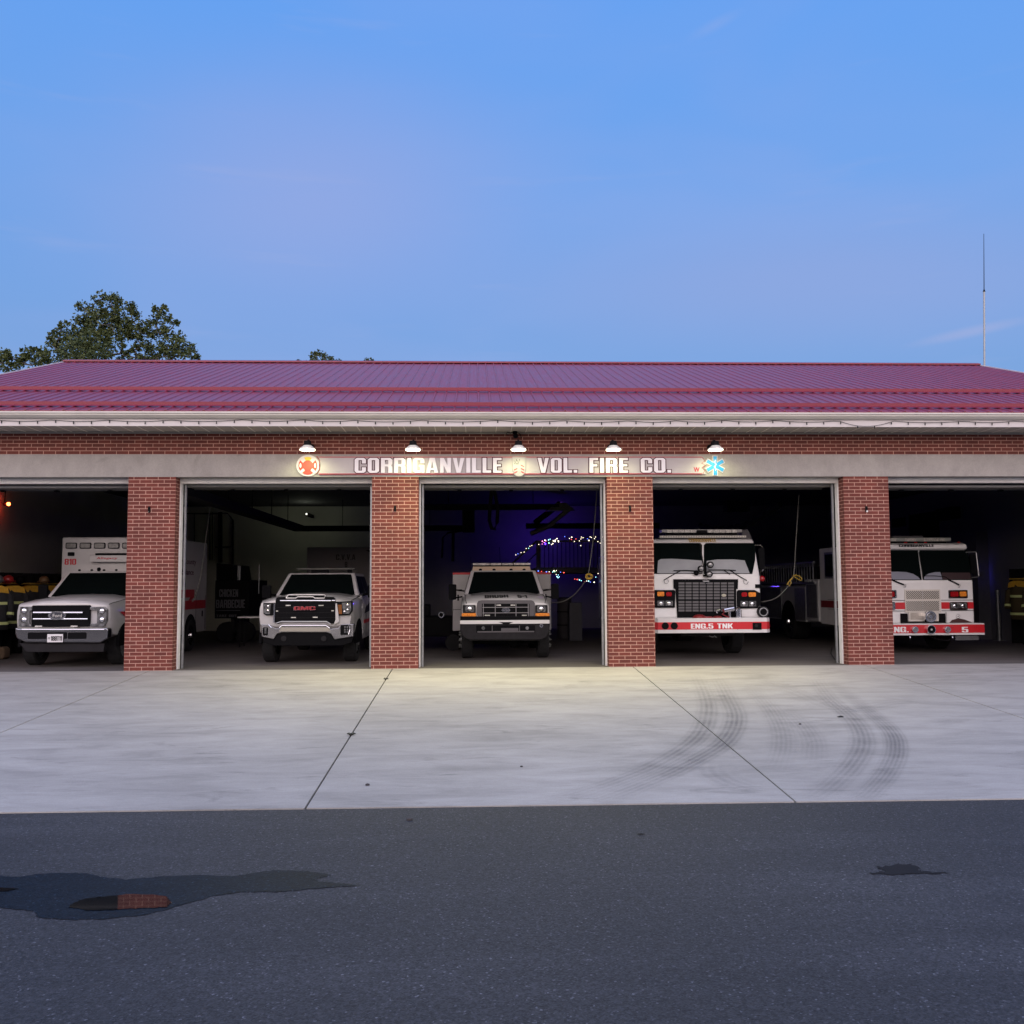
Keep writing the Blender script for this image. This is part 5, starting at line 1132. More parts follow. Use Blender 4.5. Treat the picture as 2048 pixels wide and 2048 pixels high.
for mir in (0, 1):
    def R(a, b, c, d, *r, **k):
        if mir: m_ = 605; a, c = 2 * m_ - c, 2 * m_ - a
        return v.rect(a, b, c, d, *r, **k)
    fr = R(1020, 968, 1333, 1097, .395, .419, 'signal_housing', CHROME, r=.02); R(1040, 985, 1318, 1080, .388, .3945, 'housing_back', BLACK, fr, r=.015)
    R(1055, 992, 1185, 1072, .375, .3875, 'warning_light', REDLENS, r=.02); R(1203, 992, 1315, 1068, .37, .3875, 'turn_signal', AMBER, r=.025)
    R(1040, 1160, 1333, 1286, .385, .4095, 'headlight_housing', CHROME, r=.02); R(1072, 1178, 1188, 1262, .37, .3845, 'headlight', LAMPG, r=.01); R(1205, 1178, 1318, 1262, .37, .3845, 'headlight', LAMPG, r=.01)
for a in (1130, 1262, 80, -52): v.disc(a, 1220, 34, .355, .014, 'reflector', CHROME, dome=.4)
v.disc(1178, 1390, 34, .408, .012, 'round_badge', STEEL); v.disc(1178, 1390, 26, .402, .006, 'badge_face', WHITEINK); v.disc(1178, 1390, 9, .398, .004, 'badge_mark', INK)
v.poly([(1040, 1500), (1080, 1450), (1180, 1422), (1280, 1440), (1430, 1500)], .405, .5, 'wheel_arch', mat('maroon_arch', (.05, .015, .015), .5))
# bumper
def bump2(y0, z0, z1, name, mt, w=1.2):
    g = MB(); g.add([(x, y, z) for z in (z0, z1) for x, y in ((-w + .01, y0), (w - .01, y0), (w + .02, y0 + .05), (w + .02, .42), (-w - .02, .42), (-w - .02, y0 + .05))], [(5, 4, 3, 2, 1, 0), (6, 7, 8, 9, 10, 11)] + [(i, (i + 1) % 6, 6 + (i + 1) % 6, 6 + i) for i in range(6)]); return g.build(name, mt, v.t)
_, z3 = v.p(0, 1512, 0); _, z2 = v.p(0, 1530, 0); _, z1 = v.p(0, 1664, 0); _, z0 = v.p(0, 1697, 0)
bump2(0, z0, z3, 'bumper', MATS['bumper_white']); bump2(-.004, z1, z2, 'red_band', RED)
v.text('ENG.', 62, 1560, 380, 1648, -.0045, WHITEINK, .055, depth=.004); v.text('5', 1235, 1560, 1342, 1648, -.0045, WHITEINK, .055, depth=.004)
for a, r in ((490, 52), (1013, 52)): q = v.disc(a, 1603, r, -.06, .055, 'bumper_light', CHROME); v.disc(a, 1603, r * .66, -.07, .009, 'lens', LAMPG, q)
q = v.disc(752, 1603, 72, -.09, .085, 'air_horn', CHROME); v.disc(752, 1603, 62, -.10, .009, 'horn_mouth', BLACK, q); v.disc(752, 1603, 16, -.115, .014, 'horn_hub', STEEL, q)
g = MB()
for a, b in ((410, 1562), (420, 1642), (1090, 1562), (1092, 1642), (1460, 1562), (1465, 1635)): x, z = v.p(a, b, -.01); g.ball((x, -.006, z), .011, 6)
g.build('bolt', CHROME, v.t)
g = MB(); x0, z1_ = v.p(1130, 1705, .1); x1, z0_ = v.p(1505, 1770, .1)
g.box(x0, x1, .08, .10, z0_, z1_); pl = g.build('step_grate', STEELG, v.t)
g = MB(); n = 22
for k in range(n): xx = x0 + .01 + (x1 - x0 - .02) * k / (n - 1); g.box(xx - .004, xx + .004, .072, .0795, z0_ + .008, z1_ - .008)
g.build('grate_slots', TRIM, pl)
for a in (400, 1085): v.tube([(a, 1700, .05), (a + 8, 1735, .03), (a, 1762, .06)], .012, 'tow_hook', CHROME)
v.tube([(720, 1715, .1), (800, 1745, .1), (920, 1775, .1), (1010, 1780, .1), (1070, 1755, .1)], .008, 'hanging_cable', TRIM)
for pts in ([(300, 880, .39), (190, 835, .40), (110, 800, .41)], [(1190, 880, .39), (1100, 835, .40), (1020, 805, .42)]): v.tube(pts, .018, 'wiper_arm', BLACK)
for pts in ([(640, 738, .44), (800, 738, .44), (960, 750, .44), (1060, 812, .42)],): v.tube(pts, .008, 'windscreen_wiper', BLACK)
for pts in ([(300, 880, .39), (340, 885, .38), (335, 915, .38), (300, 918, .38)], [(1185, 878, .39), (1215, 885, .38), (1200, 920, .38), (1180, 918, .38)]): v.tube(pts, .006, 'washer_hose', BLACK)
# roof lights
a, z0 = v.p(-150, 188, 1.3); b, z1 = v.p(1030, 125, 1.3)
g = MB(); g.box(a, b, 1.2, 1.5, z0, z1); lb = g.build('light_bar', mat('light_bar_grey', (.34, .36, .34), .3, coat=.3), v.t, .015)
g = MB()
for xa, xb in ((95, 185), (320, 500), (620, 690), (700, 780), (790, 870), (880, 965)): x0, q1 = v.p(xa, 132, 1.19); x1, q0 = v.p(xb, 180, 1.19); g.box(x0, x1, 1.188, 1.1995, q0, q1)
g.build('bright_lens', CLEARLENS, lb)
x0, q1 = v.p(95, 96, 1.35); x1, q0 = v.p(590, 126, 1.35); g = MB(); g.box(x0, x1, 1.25, 1.5, z1 + .001, q1); g.build('centre_module', GREYP, lb, .02)
g = MB(); g.box(a + .1, b - .1, 1.25, 1.45, 2.57, z0 - .002); g.build('light_bar_base', BLACK, lb)
g = MB()
for xx in (325, 485, 645, 1180): x, z = v.p(xx, 185, .9); g.ball((x, .88, 2.60), .035, 8, (1.2, 1, .8))
g.build('cab_marker_light', REDLENS, v.t)
v.tube([(1045, 190, 1.3), (1045, 20, 1.3)], .006, 'whip_antenna', TRIM)
for s_ in (-1, 1):
    g = MB(); g.tube([(s_ * 1.18, .7, 2.36), (s_ * 1.37, .6, 2.37), (s_ * 1.39, .6, 2.34), (s_ * 1.43, .6, 1.80), (s_ * 1.41, .6, 1.77), (s_ * 1.18, .7, 1.75)], .012, 6); mr = g.build('mirror_arm', STEEL, v.t)
    g = MB(); g.rrect(min(s_ * 1.24, s_ * 1.37), max(s_ * 1.24, s_ * 1.37), 1.85, 2.3, .03, .6, .68); g.build('mirror', BLACK, mr)
# left flank and rear body (seen through the fourth bay)
g = MB(); g.box(-1.22, 1.22, 4.0, 5.0, .6, 1.75); g.box(-1.22, 1.22, 5.0, 9.2, .55, 1.55); rb = g.build('rear_body', mat('body_grey_white', (.6, .6, .6), .35, coat=.4), v.t, .02)
for q_ in ((5.0, 5.9, .6, 1.5), (7.15, 9.1, .6, 1.5), (4.05, 4.9, .7, 1.6)): g = MB(); g.box(-1.24, -1.221, *q_); g.build('roller_shutter', STEELG, rb)
g = MB(); g.box(-1.25, 1.25, 4.2, 9.2, 1.62, 1.68); g.box(-1.26, -1.2, 4.2, 9.2, 2.2, 2.24)
for k in range(21): g.box(-1.25, -1.22, 4.3 + k * .23, 4.33 + k * .23, 1.68, 2.2)
g.build('hose_bed_rail', STEELG, rb)
g = MB(); g.box(-1.2, 1.2, 4.1, 9.2, 1.60, 2.1); g.build('hose_bed', BLACK, rb)
for s_ in (-1, 1): v.wheel(s_ * 1.0, 1.9, .52, .3, CHROME); v.wheel(s_ * .98, 6.5, .52, .5, CHROME)
g = MB(); g.prismx([(6.5 + .62 * cos(a), .52 + .62 * sin(a)) for a in [pi * i / 14 for i in range(15)]], -1.245, -1.1); g.build('wheel_arch', BLACK, rb)
g = MB(); g.box(-hw - .008, -hw - .001, 1.0, 1.75, 1.72, 2.36); g.build('side_window', GLASS, cab); g = MB(); g.box(-hw - .010, -hw - .003, 2.9, 3.5, 1.82, 2.40); g.build('side_window', GLASS, cab); g = MB(); g.box(-hw - .0025, -hw - .001, 2.82, 3.58, 1.76, 2.46); g.build('window_frame', STEELG, cab)
g = MB(); g.box(-hw - .006, -hw - .001, .5, 3.9, 1.0, 1.18); g.build('red_stripe', DKRED, cab)
g = MB(); g.box(-hw - .007, -hw - .001, .5, 3.4, 1.20, 1.225); g.box(-hw - .007, -hw - .001, .5, 3.4, .95, .975); g.box(-hw - .012, -hw - .001, 1.2, 1.25, 1.35, 1.5); g.build('chrome_trim', STEEL, cab)
g = MB(); g.cyl((-.9, 1.9, .5), (.9, 1.9, .5), .09); g.box(-.5, -.38, .3, 8, .5, .65); g.box(.38, .5, .3, 8, .5, .65); g.build('chassis_rail', DARKMETAL, v.t)

# ------------------------------------------------------------------ things inside the garage
# turn-out gear racks
COAT = mat('black_turnout_cloth', (.02, .02, .023), .85, var=.3, vscale=10, bump=.4)
YOKE = mat('yellow_lining', (.55, .30, .02), .8, var=.25, vscale=10)
ORG = mat('orange_cloth', (.6, .12, .02), .8)
LIME = mat('lime_reflective', (.55, .62, .25), .5)
def rack(loc, rz, n, label):
    o = thing('gear_rack', label, 'rack', loc, rz)
    L = n * .5; g = MB(); g.box(-L / 2, L / 2, -.02, .45, 1.72, 1.75); g.box(-L / 2, L / 2, .42, .45, .1, 2.0)
    for k in range(n + 1): g.box(-L / 2 + k * .5 - .015, -L / 2 + k * .5 + .015, -.02, .45, .0, 2.0)
    g.build('frame', DARKMETAL, o)
    g = MB(); g.box(-L / 2, L / 2, -.045, -.021, 1.715, 1.75); g.build('shelf_edge', mat('yellow_shelf_edge', (.9, .6, .12), .3, .2), o); return o
def coat(par_loc, rz, label, cloth=COAT):
    o = thing('turnout_coat', label, 'coat', par_loc, rz, 'turnout coats hanging on the racks')
    secs = [(-.0, .10, .06), (-.06, .24, .09), (-.25, .25, .11), (-.6, .24, .11), (-1.0, .27, .12)]
    g = MB(); n = 14; vs = []; fs = []
    for z, w, d in secs: vs += [(w * cos(2 * pi * i / n), d * sin(2 * pi * i / n) * (1 + .12 * cos(5 * i)), z) for i in range(n)]
    fs = [(k * n + (i + 1) % n, k * n + i, (k + 1) * n + i, (k + 1) * n + (i + 1) % n) for k in range(4) for i in range(n)] + [tuple(range(n)), tuple(range(5 * n - 1, 4 * n - 1, -1))]
    g.add(vs, fs)
    for s_ in (-1, 1): g.tube([(s_ * .2, 0, -.07), (s_ * .29, -.02, -.25), (s_ * .31, -.05, -.55), (s_ * .29, -.08, -.72)], [.06, .075, .07, .075], 8)
    g.build('coat_body', cloth, o, smooth=True)
    g = MB()
    for z in (-.42, -.88):
        w = .252 if z > -.6 else .268
        g.add([(w * 1.03 * cos(2 * pi * i / n), .122 * sin(2 * pi * i / n) * (1.03 + .12 * cos(5 * i)), z + dz) for dz in (0, .065) for i in range(n)], [(i, (i + 1) % n, n + (i + 1) % n, n + i) for i in range(n)])
    for s_ in (-1, 1): g.cyl((s_ * .303, -.06, -.60), (s_ * .297, -.07, -.66), .078, n=10, cap=False)
    g.build('reflective_band', LIME, o)
    g = MB(); g.loft([(-.10, [(0, -.13), (.12, -.14), (.255, -.16), (.23, -.03), (.1, .02), (0, .02)]), (.10, [(0, -.13), (.12, -.14), (.255, -.16), (.23, -.03), (.1, .02), (0, .02)])]); g.build('yoke', YOKE, o)
    return o
rack((-11.35, 5.6, 0), radians(90), 9, 'open steel gear rack with yellow shelf edge along the left wall beside the ambulance')
for y, rz_, lb in ((3.45, 30, 'black turnout coat with lime bands nearest the front on the left gear rack'), (4.25, 35, 'black turnout coat with yellow shoulders, second from the front on the left rack'), (5.15, 45, 'black turnout coat third from the front on the left rack'), (6.2, 45, 'black turnout coat farthest back on the left rack, seen over the ambulance bonnet')):
    coat((-11.05, y, 1.66), radians(rz_), lb)
HEL = mat('red_helmet_shell', (.35, .02, .02), .35, coat=.3)
def helmet(loc, mt, label):
    o = thing('helmet', label, 'helmet', loc, 0, 'helmets on the gear racks'); g = MB(); g.ball((0, 0, .07), .12, 12, (1, 1.1, .9)); g.build('shell', mt, o, smooth=True)
    g = MB(); g.cyl((0, 0, .03), (0, 0, .045), .17, .15, 18); g.build('brim', mt, o)
helmet((-11.05, 4.0, 1.752), HEL, 'red helmet on top of the left gear rack shelf'); helmet((-11.05, 4.6, 1.752), BLACK, 'black helmet on the left gear rack behind the red one'); helmet((-11.05, 5.9, 1.752), mat('gold_helmet', (.3, .2, .1), .4), 'tan helmet on the left gear rack near the ambulance windscreen'); helmet((-11.05, 3.5, 1.752), STEELG, 'grey helmet with a bright lamp at the left edge of the left gear rack')
g = MB(); g.rrect(-.25, .25, 0, .28, .08, 0, .3); o = g.build('equipment_bag', mat('tan_bag', (.13, .085, .05), .9), bevel=.04); o.location = (-11.0, 3.3, 0); tag(o, 'low tan equipment bag on the floor under the left gear rack', 'bag')
rack((14.5, 5.4, 0), radians(-90), 4, 'open steel gear rack with orange gear at the right edge of the rightmost bay')
coat((14.33, 4.9, 1.66), radians(-60), 'dark turnout coat with orange top at the right edge of the photo', mat('brown_turnout_cloth', (.05, .035, .012), .85)); coat((14.33, 5.7, 1.66), radians(-60), 'second dark turnout coat behind the first at the right edge', MATS['brown_turnout_cloth'])
# red bulb on the left wall
p = at(17, 1008, 4.78)
o = thing('red_lamp', 'glowing red lamp on a black bracket high on the left garage wall', 'lamp', (p.x, 4.78, p.z))
g = MB(); g.ball((0, 0, 0), .045, 10); g.build('bulb', mat('red_bulb', (1, .3, .1), .4, emit=(1, .16, .04), estr=14), o, smooth=True)
g = MB(); g.tube([(-.03, 0, 0), (-.09, 0, 0), (-.09, 0, .4)], .015); g.ball((-.09, 0, 0), .05, 8); g.build('bracket', BLACK, o)
l = bpy.data.lights.new('red_light', 'POINT'); l.energy = 3.2; l.color = (1, .03, .02); l.shadow_soft_size = .05; lo = bpy.data.objects.new('red_light', l); S.collection.objects.link(lo); lo.parent = o; lo.location = (-.07, -.08, 0)

# radiant heater tube running back and across
o = thing('heater_tube', 'long black radiant heater tube under the ceiling left of the pickup', 'heater', (-6.1, .7, 3.62))
g = MB(); g.box(-.16, .16, 0, 13.6, -.10, .10); g.box(.16, 6.0, 13.3, 13.6, -.10, .08); g.build('tube_housing', DARKMETAL, o)
g = MB()
for y in (1.5, 4, 6.5, 9, 11.5): g.box(-.01, .01, y, y + .02, .1, .99)
for x_ in (1.5, 4.5): g.box(x_, x_ + .02, 13.4, 13.42, .08, .99)
g.build('hanger', DARKMETAL, o)
p = at(845, 1014, 8); q = at(1118, 1014, 8)
o = thing('exhaust_duct', 'dark horizontal exhaust duct hung across the middle bay above the brush truck', 'duct', ((p.x + q.x) / 2, 8, p.z)); L = (q.x - p.x) / 2
g = MB(); g.box(-L, L, -.1, .1, -.09, .07); g.build('duct', DARKMETAL, o)
g = MB(); g.tube([(L, 0, 0), (L + .35, 0, -.02), (L - .3, .2, -.55), (L - .8, .3, -.75)], .07, 8); g.hexa([(L - .35, -.12, -.12), (L + .45, -.12, -.12), (L + .45, .1, -.12), (L - .35, .1, -.12)], [(L - .1, -.08, .10), (L + .2, -.08, .10), (L + .2, .06, .10), (L - .1, .06, .10)]); g.build('elbow', mat('duct_tan', (.09, .085, .07), .6), o)
g = MB(); g.tube([(-1.2, 0, .1), (-1.2, 0, .95)], .012); g.tube([(1.2, 0, .1), (1.2, 0, .95)], .012); g.build('hanger', DARKMETAL, o)
p = at(987, 1016, 7.6); o = thing('exhaust_hose', 'black looped exhaust hose hanging below the duct over the brush truck', 'hose', (p.x, 7.6, p.z))
g = MB(); g.tube([(-.05, 0, .5), (-.1, 0, 0), (-.12, 0, -.35), (-.05, 0, -.58), (.03, 0, -.6), (.1, 0, -.4), (.12, 0, 0), (.02, 0, .5)], .05, 8); g.build('hose', RUBBER, o)
p = at(937, 1041, 9); o = thing('unit_heater', 'black box heater hanging at the left of the middle bay', 'heater', (p.x, 9, p.z)); g = MB(); g.box(-.18, .18, -.2, .2, -.35, .45); g.build('housing', BLACK, o, .02); g = MB(); g.tube([(-.18, 0, -.3), (-.6, 0, -.36), (-.75, 0, -.5), (-.78, 0, -1.1)], .03); g.tube([(-.45, 0, -.36), (-.46, 0, -1.2)], .05); g.build('pipe', BLACK, o)
p = at(1052, 1048, 13); q = at(1165, 1056, 13); o = thing('ceiling_beam', 'dark horizontal beam crossing the rear of the middle bay above the lit staircase', 'beam', (p.x, 13, (p.z + q.z) / 2)); g = MB(); g.box(0, 4.5, -.1, .1, -.09, .09); g.tube([(.3, 0, .1), (1.15, -.3, .75)], .1, 6); g.build('beam', BLACK, o)

# stair and loft platform with railing
LOFT = mat('loft_timber', (.04, .035, .035), .7)
p = at(1040 + 235 / 7.156, 1135, 12); q = at(1040 + 270 / 7.156, 1135, 12)
xl = p.x; zf = p.z; xr = 8.5
o = thing('loft_platform', 'dark timber loft with slatted railing and a stair at the rear of the middle bay', 'platform', (xl, 12, 0))
g = MB(); g.box(0, xr - xl, 0, 3.5, zf - .18, zf); g.box(0, .12, 0, .12, 0, zf - .18); g.box(2.2, 2.32, 0, .12, 0, zf - .18); g.box(4.6, 4.72, 0, .12, 0, zf - .18); g.build('floor', LOFT, o)
g = MB(); g.box(0, .14, 0, .06, zf, zf + .88)
g.box(.14, xr - xl, 0, .06, zf + .82, zf + .88)
k = .25
while k < xr - xl: g.box(k, k + .03, .01, .05, zf, zf + .82); k += .13 if k > .95 else .14
g.build('railing', LOFT, o)
g = MB()
for off in (0, .9): g.add([(0, off, zf), (0, off, zf - .25), (-2.2, off, .0), (-2.45, off, .0), (0, off + .05, zf), (0, off + .05, zf - .25), (-2.2, off + .05, .0), (-2.45, off + .05, .0)], [(0, 1, 2, 3), (7, 6, 5, 4), (0, 4, 5, 1), (1, 5, 6, 2), (2, 6, 7, 3), (3, 7, 4, 0)])
for i in range(10): g.box(-.24 * i - .30, -.24 * i - .02, .05, .9, zf - (i + 1) * zf / 11, zf - (i + 1) * zf / 11 + .03)
g.tube([(-2.4, .02, .85), (0, .02, zf + .85)], .035); g.tube([(-2.4, .02, .45), (0, .02, zf + .45)], .02); g.build('stair', LOFT, o)
cols = {'white': (1, .85, .65), 'blue': (.12, .2, 1), 'red': (1, .08, .06), 'pink': (1, .25, .6), 'cyan': (.35, .85, 1), 'green': (.4, 1, .6)}
EM = {k: mat('lit_bulb_' + k, c, .4, emit=c, estr=4.5) for k, c in cols.items()}
def lit_string(pts, label, name='fairy_lights', r=.012, Yp=11.93):
    W_ = [at(1040 + x / 7.156, 970 + y / 7.156, Yp) for x, y, c in pts]; o = thing(name, label, 'fairy lights', W_[0], 0, 'lit strings of coloured bulbs on the loft')
    g = MB(); g.tube([p - W_[0] + Vector((0, .02, .03)) for p in W_], .006, 4); g.build('cord', BLACK, o)
    base = {}
    for p, (x, y, c) in zip(W_, pts):
        c, sc_ = (c[:-1], 1.55) if c.endswith('+') else (c, 1.)
        if c not in base: g = MB(); g.ball((0, 0, 0), r, 6); b = g.build('bulb', EM[c], o, smooth=True); base[c] = b
        else: b = base[c].copy(); S.collection.objects.link(b); b.parent = o
        b.location = p - W_[0]; b.scale = (sc_,) * 3
lit_string([(-60, 1000, 'white'), (-30, 985, 'blue'), (15, 967, 'white'), (60, 960, 'white'), (88, 908, 'white'), (124, 905, 'cyan'), (142, 876, 'white'), (170, 865, 'white'), (268, 850, 'white')], 'string of small white bulbs climbing the stair rail of the loft')
rnd = random.Random(9)
lit_string([(320, 805, 'pink+'), (318, 845, 'pink'), (345, 822, 'pink'), (357, 790, 'white+'), (372, 800, 'pink'), (410, 785, 'cyan+'), (432, 775, 'cyan'), (414, 830, 'green+'), (450, 853, 'white'), (468, 838, 'white+'), (478, 798, 'white+'), (500, 808, 'white+'), (505, 790, 'white+'), (528, 768, 'white+'), (548, 800, 'white+'), (552, 815, 'white')], 'dense bright cluster of white, pink and cyan bulbs on the loft railing')
lit_string([(640, 738, 'blue'), (708, 765, 'white'), (740, 748, 'white+'), (778, 808, 'white'), (800, 772, 'red'), (850, 800, 'white'), (878, 745, 'white'), (902, 755, 'white'), (872, 772, 'white'), (965, 770, 'blue'), (985, 793, 'white+'), (1003, 742, 'white'), (1020, 752, 'white'), (1066, 768, 'white'), (1080, 744, 'white'), (1115, 810, 'white'), (1150, 832, 'white'), (1155, 765, 'white'), (1180, 743, 'white'), (735, 780, 'red'), (870, 868, 'white')], 'scattered small white and red bulbs along the right part of the loft railing')
lit_string([(262, 1230, 'blue+'), (308, 1236, 'red'), (378, 1243, 'blue+'), (418, 1242, 'white'), (468, 1245, 'cyan'), (485, 1228, 'white+'), (500, 1240, 'green'), (520, 1225, 'white'), (518, 1280, 'white'), (530, 1310, 'cyan+'), (548, 1288, 'cyan'), (545, 1325, 'cyan+'), (562, 1315, 'cyan'), (580, 1248, 'blue'), (627, 1254, 'red+')], 'lower string of blue, cyan and red bulbs just right of the brush truck roof')
lit_string([(783, 1346, 'red'), (820, 1352, 'red+'), (852, 1358, 'cyan+'), (877, 1370, 'cyan'), (927, 1384, 'red'), (955, 1374, 'white'), (982, 1376, 'cyan+'), (1008, 1390, 'blue'), (1062, 1392, 'white+'), (1085, 1318, 'cyan'), (1118, 1268, 'white'), (1168, 1258, 'white+'), (1188, 1266, 'white')], 'short string of red and cyan bulbs under the loft beside the coiled cord')
def accent(loc, e, col, label, sz=.15):
    o = thing('accent_lamp', label, 'lamp', loc); g = MB(); g.ball((0, 0, 0), .04, 8); g.build('bulb', mat('accent_bulb', (.2, .1, 1), .4, emit=(.25, .08, 1), estr=2), o, smooth=True)
    g = MB(); g.cyl((0, 0, -.12), (0, 0, -.04), .05); g.build('socket', BLACK, o)
    l = bpy.data.lights.new('accent_light', 'POINT'); l.energy = e; l.color = col; l.shadow_soft_size = sz; lo = bpy.data.objects.new('accent_light', l); S.collection.objects.link(lo); lo.parent = o; lo.location = (0, -.1, .1)
p = at(1090, 1088, 15.6); accent((p.x, 15.6, p.z), 36, (.10, .03, 1), 'small blue accent lamp behind the loft railing near the rear wall')
p = at(1120, 1000, 15.5); accent((p.x, 15.5, p.z - .1), 9, (.45, .08, .8), 'small violet accent lamp high above the loft')
p = at(1212, 1215, 11.0); accent((p.x, 11.0, p.z), 12, (.12, .05, 1), 'small blue accent lamp low under the loft beside the tanker engine')

p = at(1548, 1182, 11.6); accent((p.x, 11.6, p.z), 34, (.12, .05, 1), 'small blue accent lamp low between the tanker engine and the fire engine')
p = at(613, 1028, 15.6); o = thing('rear_wall_lamp', 'small white lamp glowing on the rear wall above the box trailer', 'lamp', p)
g = MB(); g.ball((0, 0, 0), .035, 8); g.build('bulb', mat('dim_white_bulb', (1, 1, .9), .4, emit=(1, 1, .85), estr=1.2), o, smooth=True); g = MB(); g.box(-.05, .05, .04, 1.3, -.05, .05); g.build('bracket', BLACK, o)
l = bpy.data.lights.new('wall_light', 'POINT'); l.energy = 4.5; l.color = (.95, 1, .78); l.shadow_soft_size = .2; lo = bpy.data.objects.new('wall_light', l); S.collection.objects.link(lo); lo.parent = o; lo.location = (0, -.25, 0)
p = at(1957, 1157, 8.4); o = thing('blue_indicator_lamp', 'tiny bright blue lamp in the dark right of the fire engine mirror', 'lamp', p)
g = MB(); g.ball((0, 0, 0), .03, 8); g.build('bulb', mat('blue_bulb', (.4, .5, 1), .4, emit=(.35, .45, 1), estr=8), o, smooth=True); g = MB(); g.cyl((0, .03, -.02), (0, .03, -1.5), .02); g.build('stand', BLACK, o)
l = bpy.data.lights.new('blue_light', 'POINT'); l.energy = 12; l.color = (.10, .08, 1); l.shadow_soft_size = .2; lo = bpy.data.objects.new('blue_light', l); S.collection.objects.link(lo); lo.parent = o; lo.location = (0, -.1, .1)
# pull cords with tied ends
def cord(name, label, pts, coil=None, cat='cord'):
    W_ = [at(x, y, Y) for x, y, Y in pts]; o = thing(name, label, cat, W_[0], 0, 'hanging shore line cords')
    Q = []
    for i in range(len(W_) - 1):
        a, b, c, d = W_[max(i - 1, 0)], W_[i], W_[i + 1], W_[min(i + 2, len(W_) - 1)]
        for k in range(6): u = k / 6; Q.append(.5 * ((2 * b) + (c - a) * u + (2 * a - 5 * b + 4 * c - d) * u * u + (3 * b - a - 3 * c + d) * u ** 3) - W_[0])
    Q.append(W_[-1] - W_[0]); g = MB(); g.tube(Q, .010, 6); g.build('cord', CORD, o)
    if coil:
        g = MB()
        for cp, r_ in coil: g.tube([at(x, y, pts[2][2] - .03) - W_[0] for x, y in cp], r_, 6)
        g.build('coil' if len(coil) < 3 else 'knot', YELLOWCORD, o)
def ring(cx_, cy_, rx, ry): return [(cx_ + rx * cos(2 * pi * i / 16), cy_ + ry * sin(2 * pi * i / 16)) for i in range(17)]
cord('shore_line', 'grey cord with orange coil sweeping down to the right side of the brush truck', [(1194, 978, 2.6), (1187, 1070, 2.6), (1177, 1147, 2.6), (1168, 1166, 2.7), (1148, 1190, 3.0), (1125, 1203, 3.3), (1102, 1206, 3.6)], [(ring(1178, 1153, 7, 5), .016), (ring(1178, 1152.5, 4, 3.5), .012)])
cord('shore_line', 'grey cord with knotted yellow loops curving to the corner of the tanker engine', [(1598, 990, 2.2), (1592, 1080, 2.2), (1587, 1150, 2.2), (1574, 1175, 2.2), (1550, 1197, 2.1), (1522, 1204, 1.95)], [([(1586, 1151), (1592, 1150), (1600, 1153), (1604, 1158), (1602, 1161), (1594, 1157), (1588, 1153)], .011), ([(1586, 1154), (1580, 1160), (1576, 1167), (1579, 1172), (1582, 1167), (1580, 1160)], .011), ([(1584, 1158), (1577, 1164), (1574, 1170)], .012)])
cord('shore_line', 'thin grey cord hanging down beside the ambulance box in the second bay', [(422, 1000, 4.2), (412, 1075, 4.2), (407, 1115, 4.2), (400, 1160, 4.2), (389, 1196, 4.4), (384, 1204, 4.4)])

# barbecue trailer, table, white trailer and pipework in the rear of the second bay
p0, p1 = at(429, 1237, 9), at(499, 1160, 9)
o = thing('barbecue_trailer', 'dark barbecue trailer with faint CHICKEN BARBECUE lettering behind the white pickup', 'trailer', ((p0.x + p1.x) / 2, 9, 0)); hx = (p1.x - p0.x) / 2
g = MB(); g.box(-hx, hx, 0, 2.4, p0.z, p1.z); g.build('side_panel', BLACK, o, .02); FA = mat('faint_lettering', (.09, .09, .10), .6)
lettering('CHICKEN', -hx * .75, hx * .35, p0.z + .62, p0.z + .84, -.002, FA, o, .01, .003); lettering('BARBECUE', -hx * .93, hx * .75, p0.z + .30, p0.z + .54, -.002, FA, o, .02, .003)
g = MB(); g.box(-hx * .95, hx * .5, -.006, -.001, p0.z + .22, p0.z + .235); g.build('painted_line', FA, o); lettering('TAKE OUT', -hx * .9, hx * .3, p0.z + .04, p0.z + .11, -.002, FA, o, .01, .003)
g = MB(); g.prism([(-hx, p1.z), (hx * .1, p1.z), (-hx * .05, p1.z + .45), (-hx, p1.z + .5)], .1, 2.2); g.build('hood', BLACK, o, .02)
g = MB(); g.tube([(hx * .22, .2, p1.z), (hx * .22, .2, p1.z + .42)], .02); g.tube([(hx * .32, .2, p1.z), (hx * .32, .2, p1.z + .42)], .02); g.tube([(hx * 1.45, .2, p1.z - .4), (hx * 1.45, .2, p1.z + .45)], .02); g.build('chrome_pipe', STEEL, o)
g = MB(); g.cyl((-hx * .5, .4, .3), (-hx * .5, .7, .3), .3); g.cyl((hx * .5, .4, .3), (hx * .5, .7, .3), .3); g.box(-.05, .05, .1, 2.0, .3, p0.z); g.build('wheel', RUBBER, o)
p0 = at(501, 1234, 7)
o = thing('folding_table', 'white folding table just left of the pickup bumper', 'table', (p0.x, 7, 0)); g = MB(); g.box(-.35, .6, 0, .7, p0.z - .03, p0.z + .01); g.build('tabletop', FRAMEW, o, .005)
for x_, y_ in ((-.3, .1), (-.3, .6), (.5, .1), (.5, .6)): g = MB(); g.cyl((x_, y_, 0), (x_, y_, p0.z - .03), .015); g.build('leg', TRIM, o)
p0, p1 = at(613, 1165, 12.5), at(760, 1094, 12.5)
o = thing('box_trailer', 'grey white enclosed trailer with faint lettering against the rear wall behind the pickup', 'trailer', ((p0.x + p1.x) / 2, 12.5, 0)); hx = (p1.x - p0.x) / 2
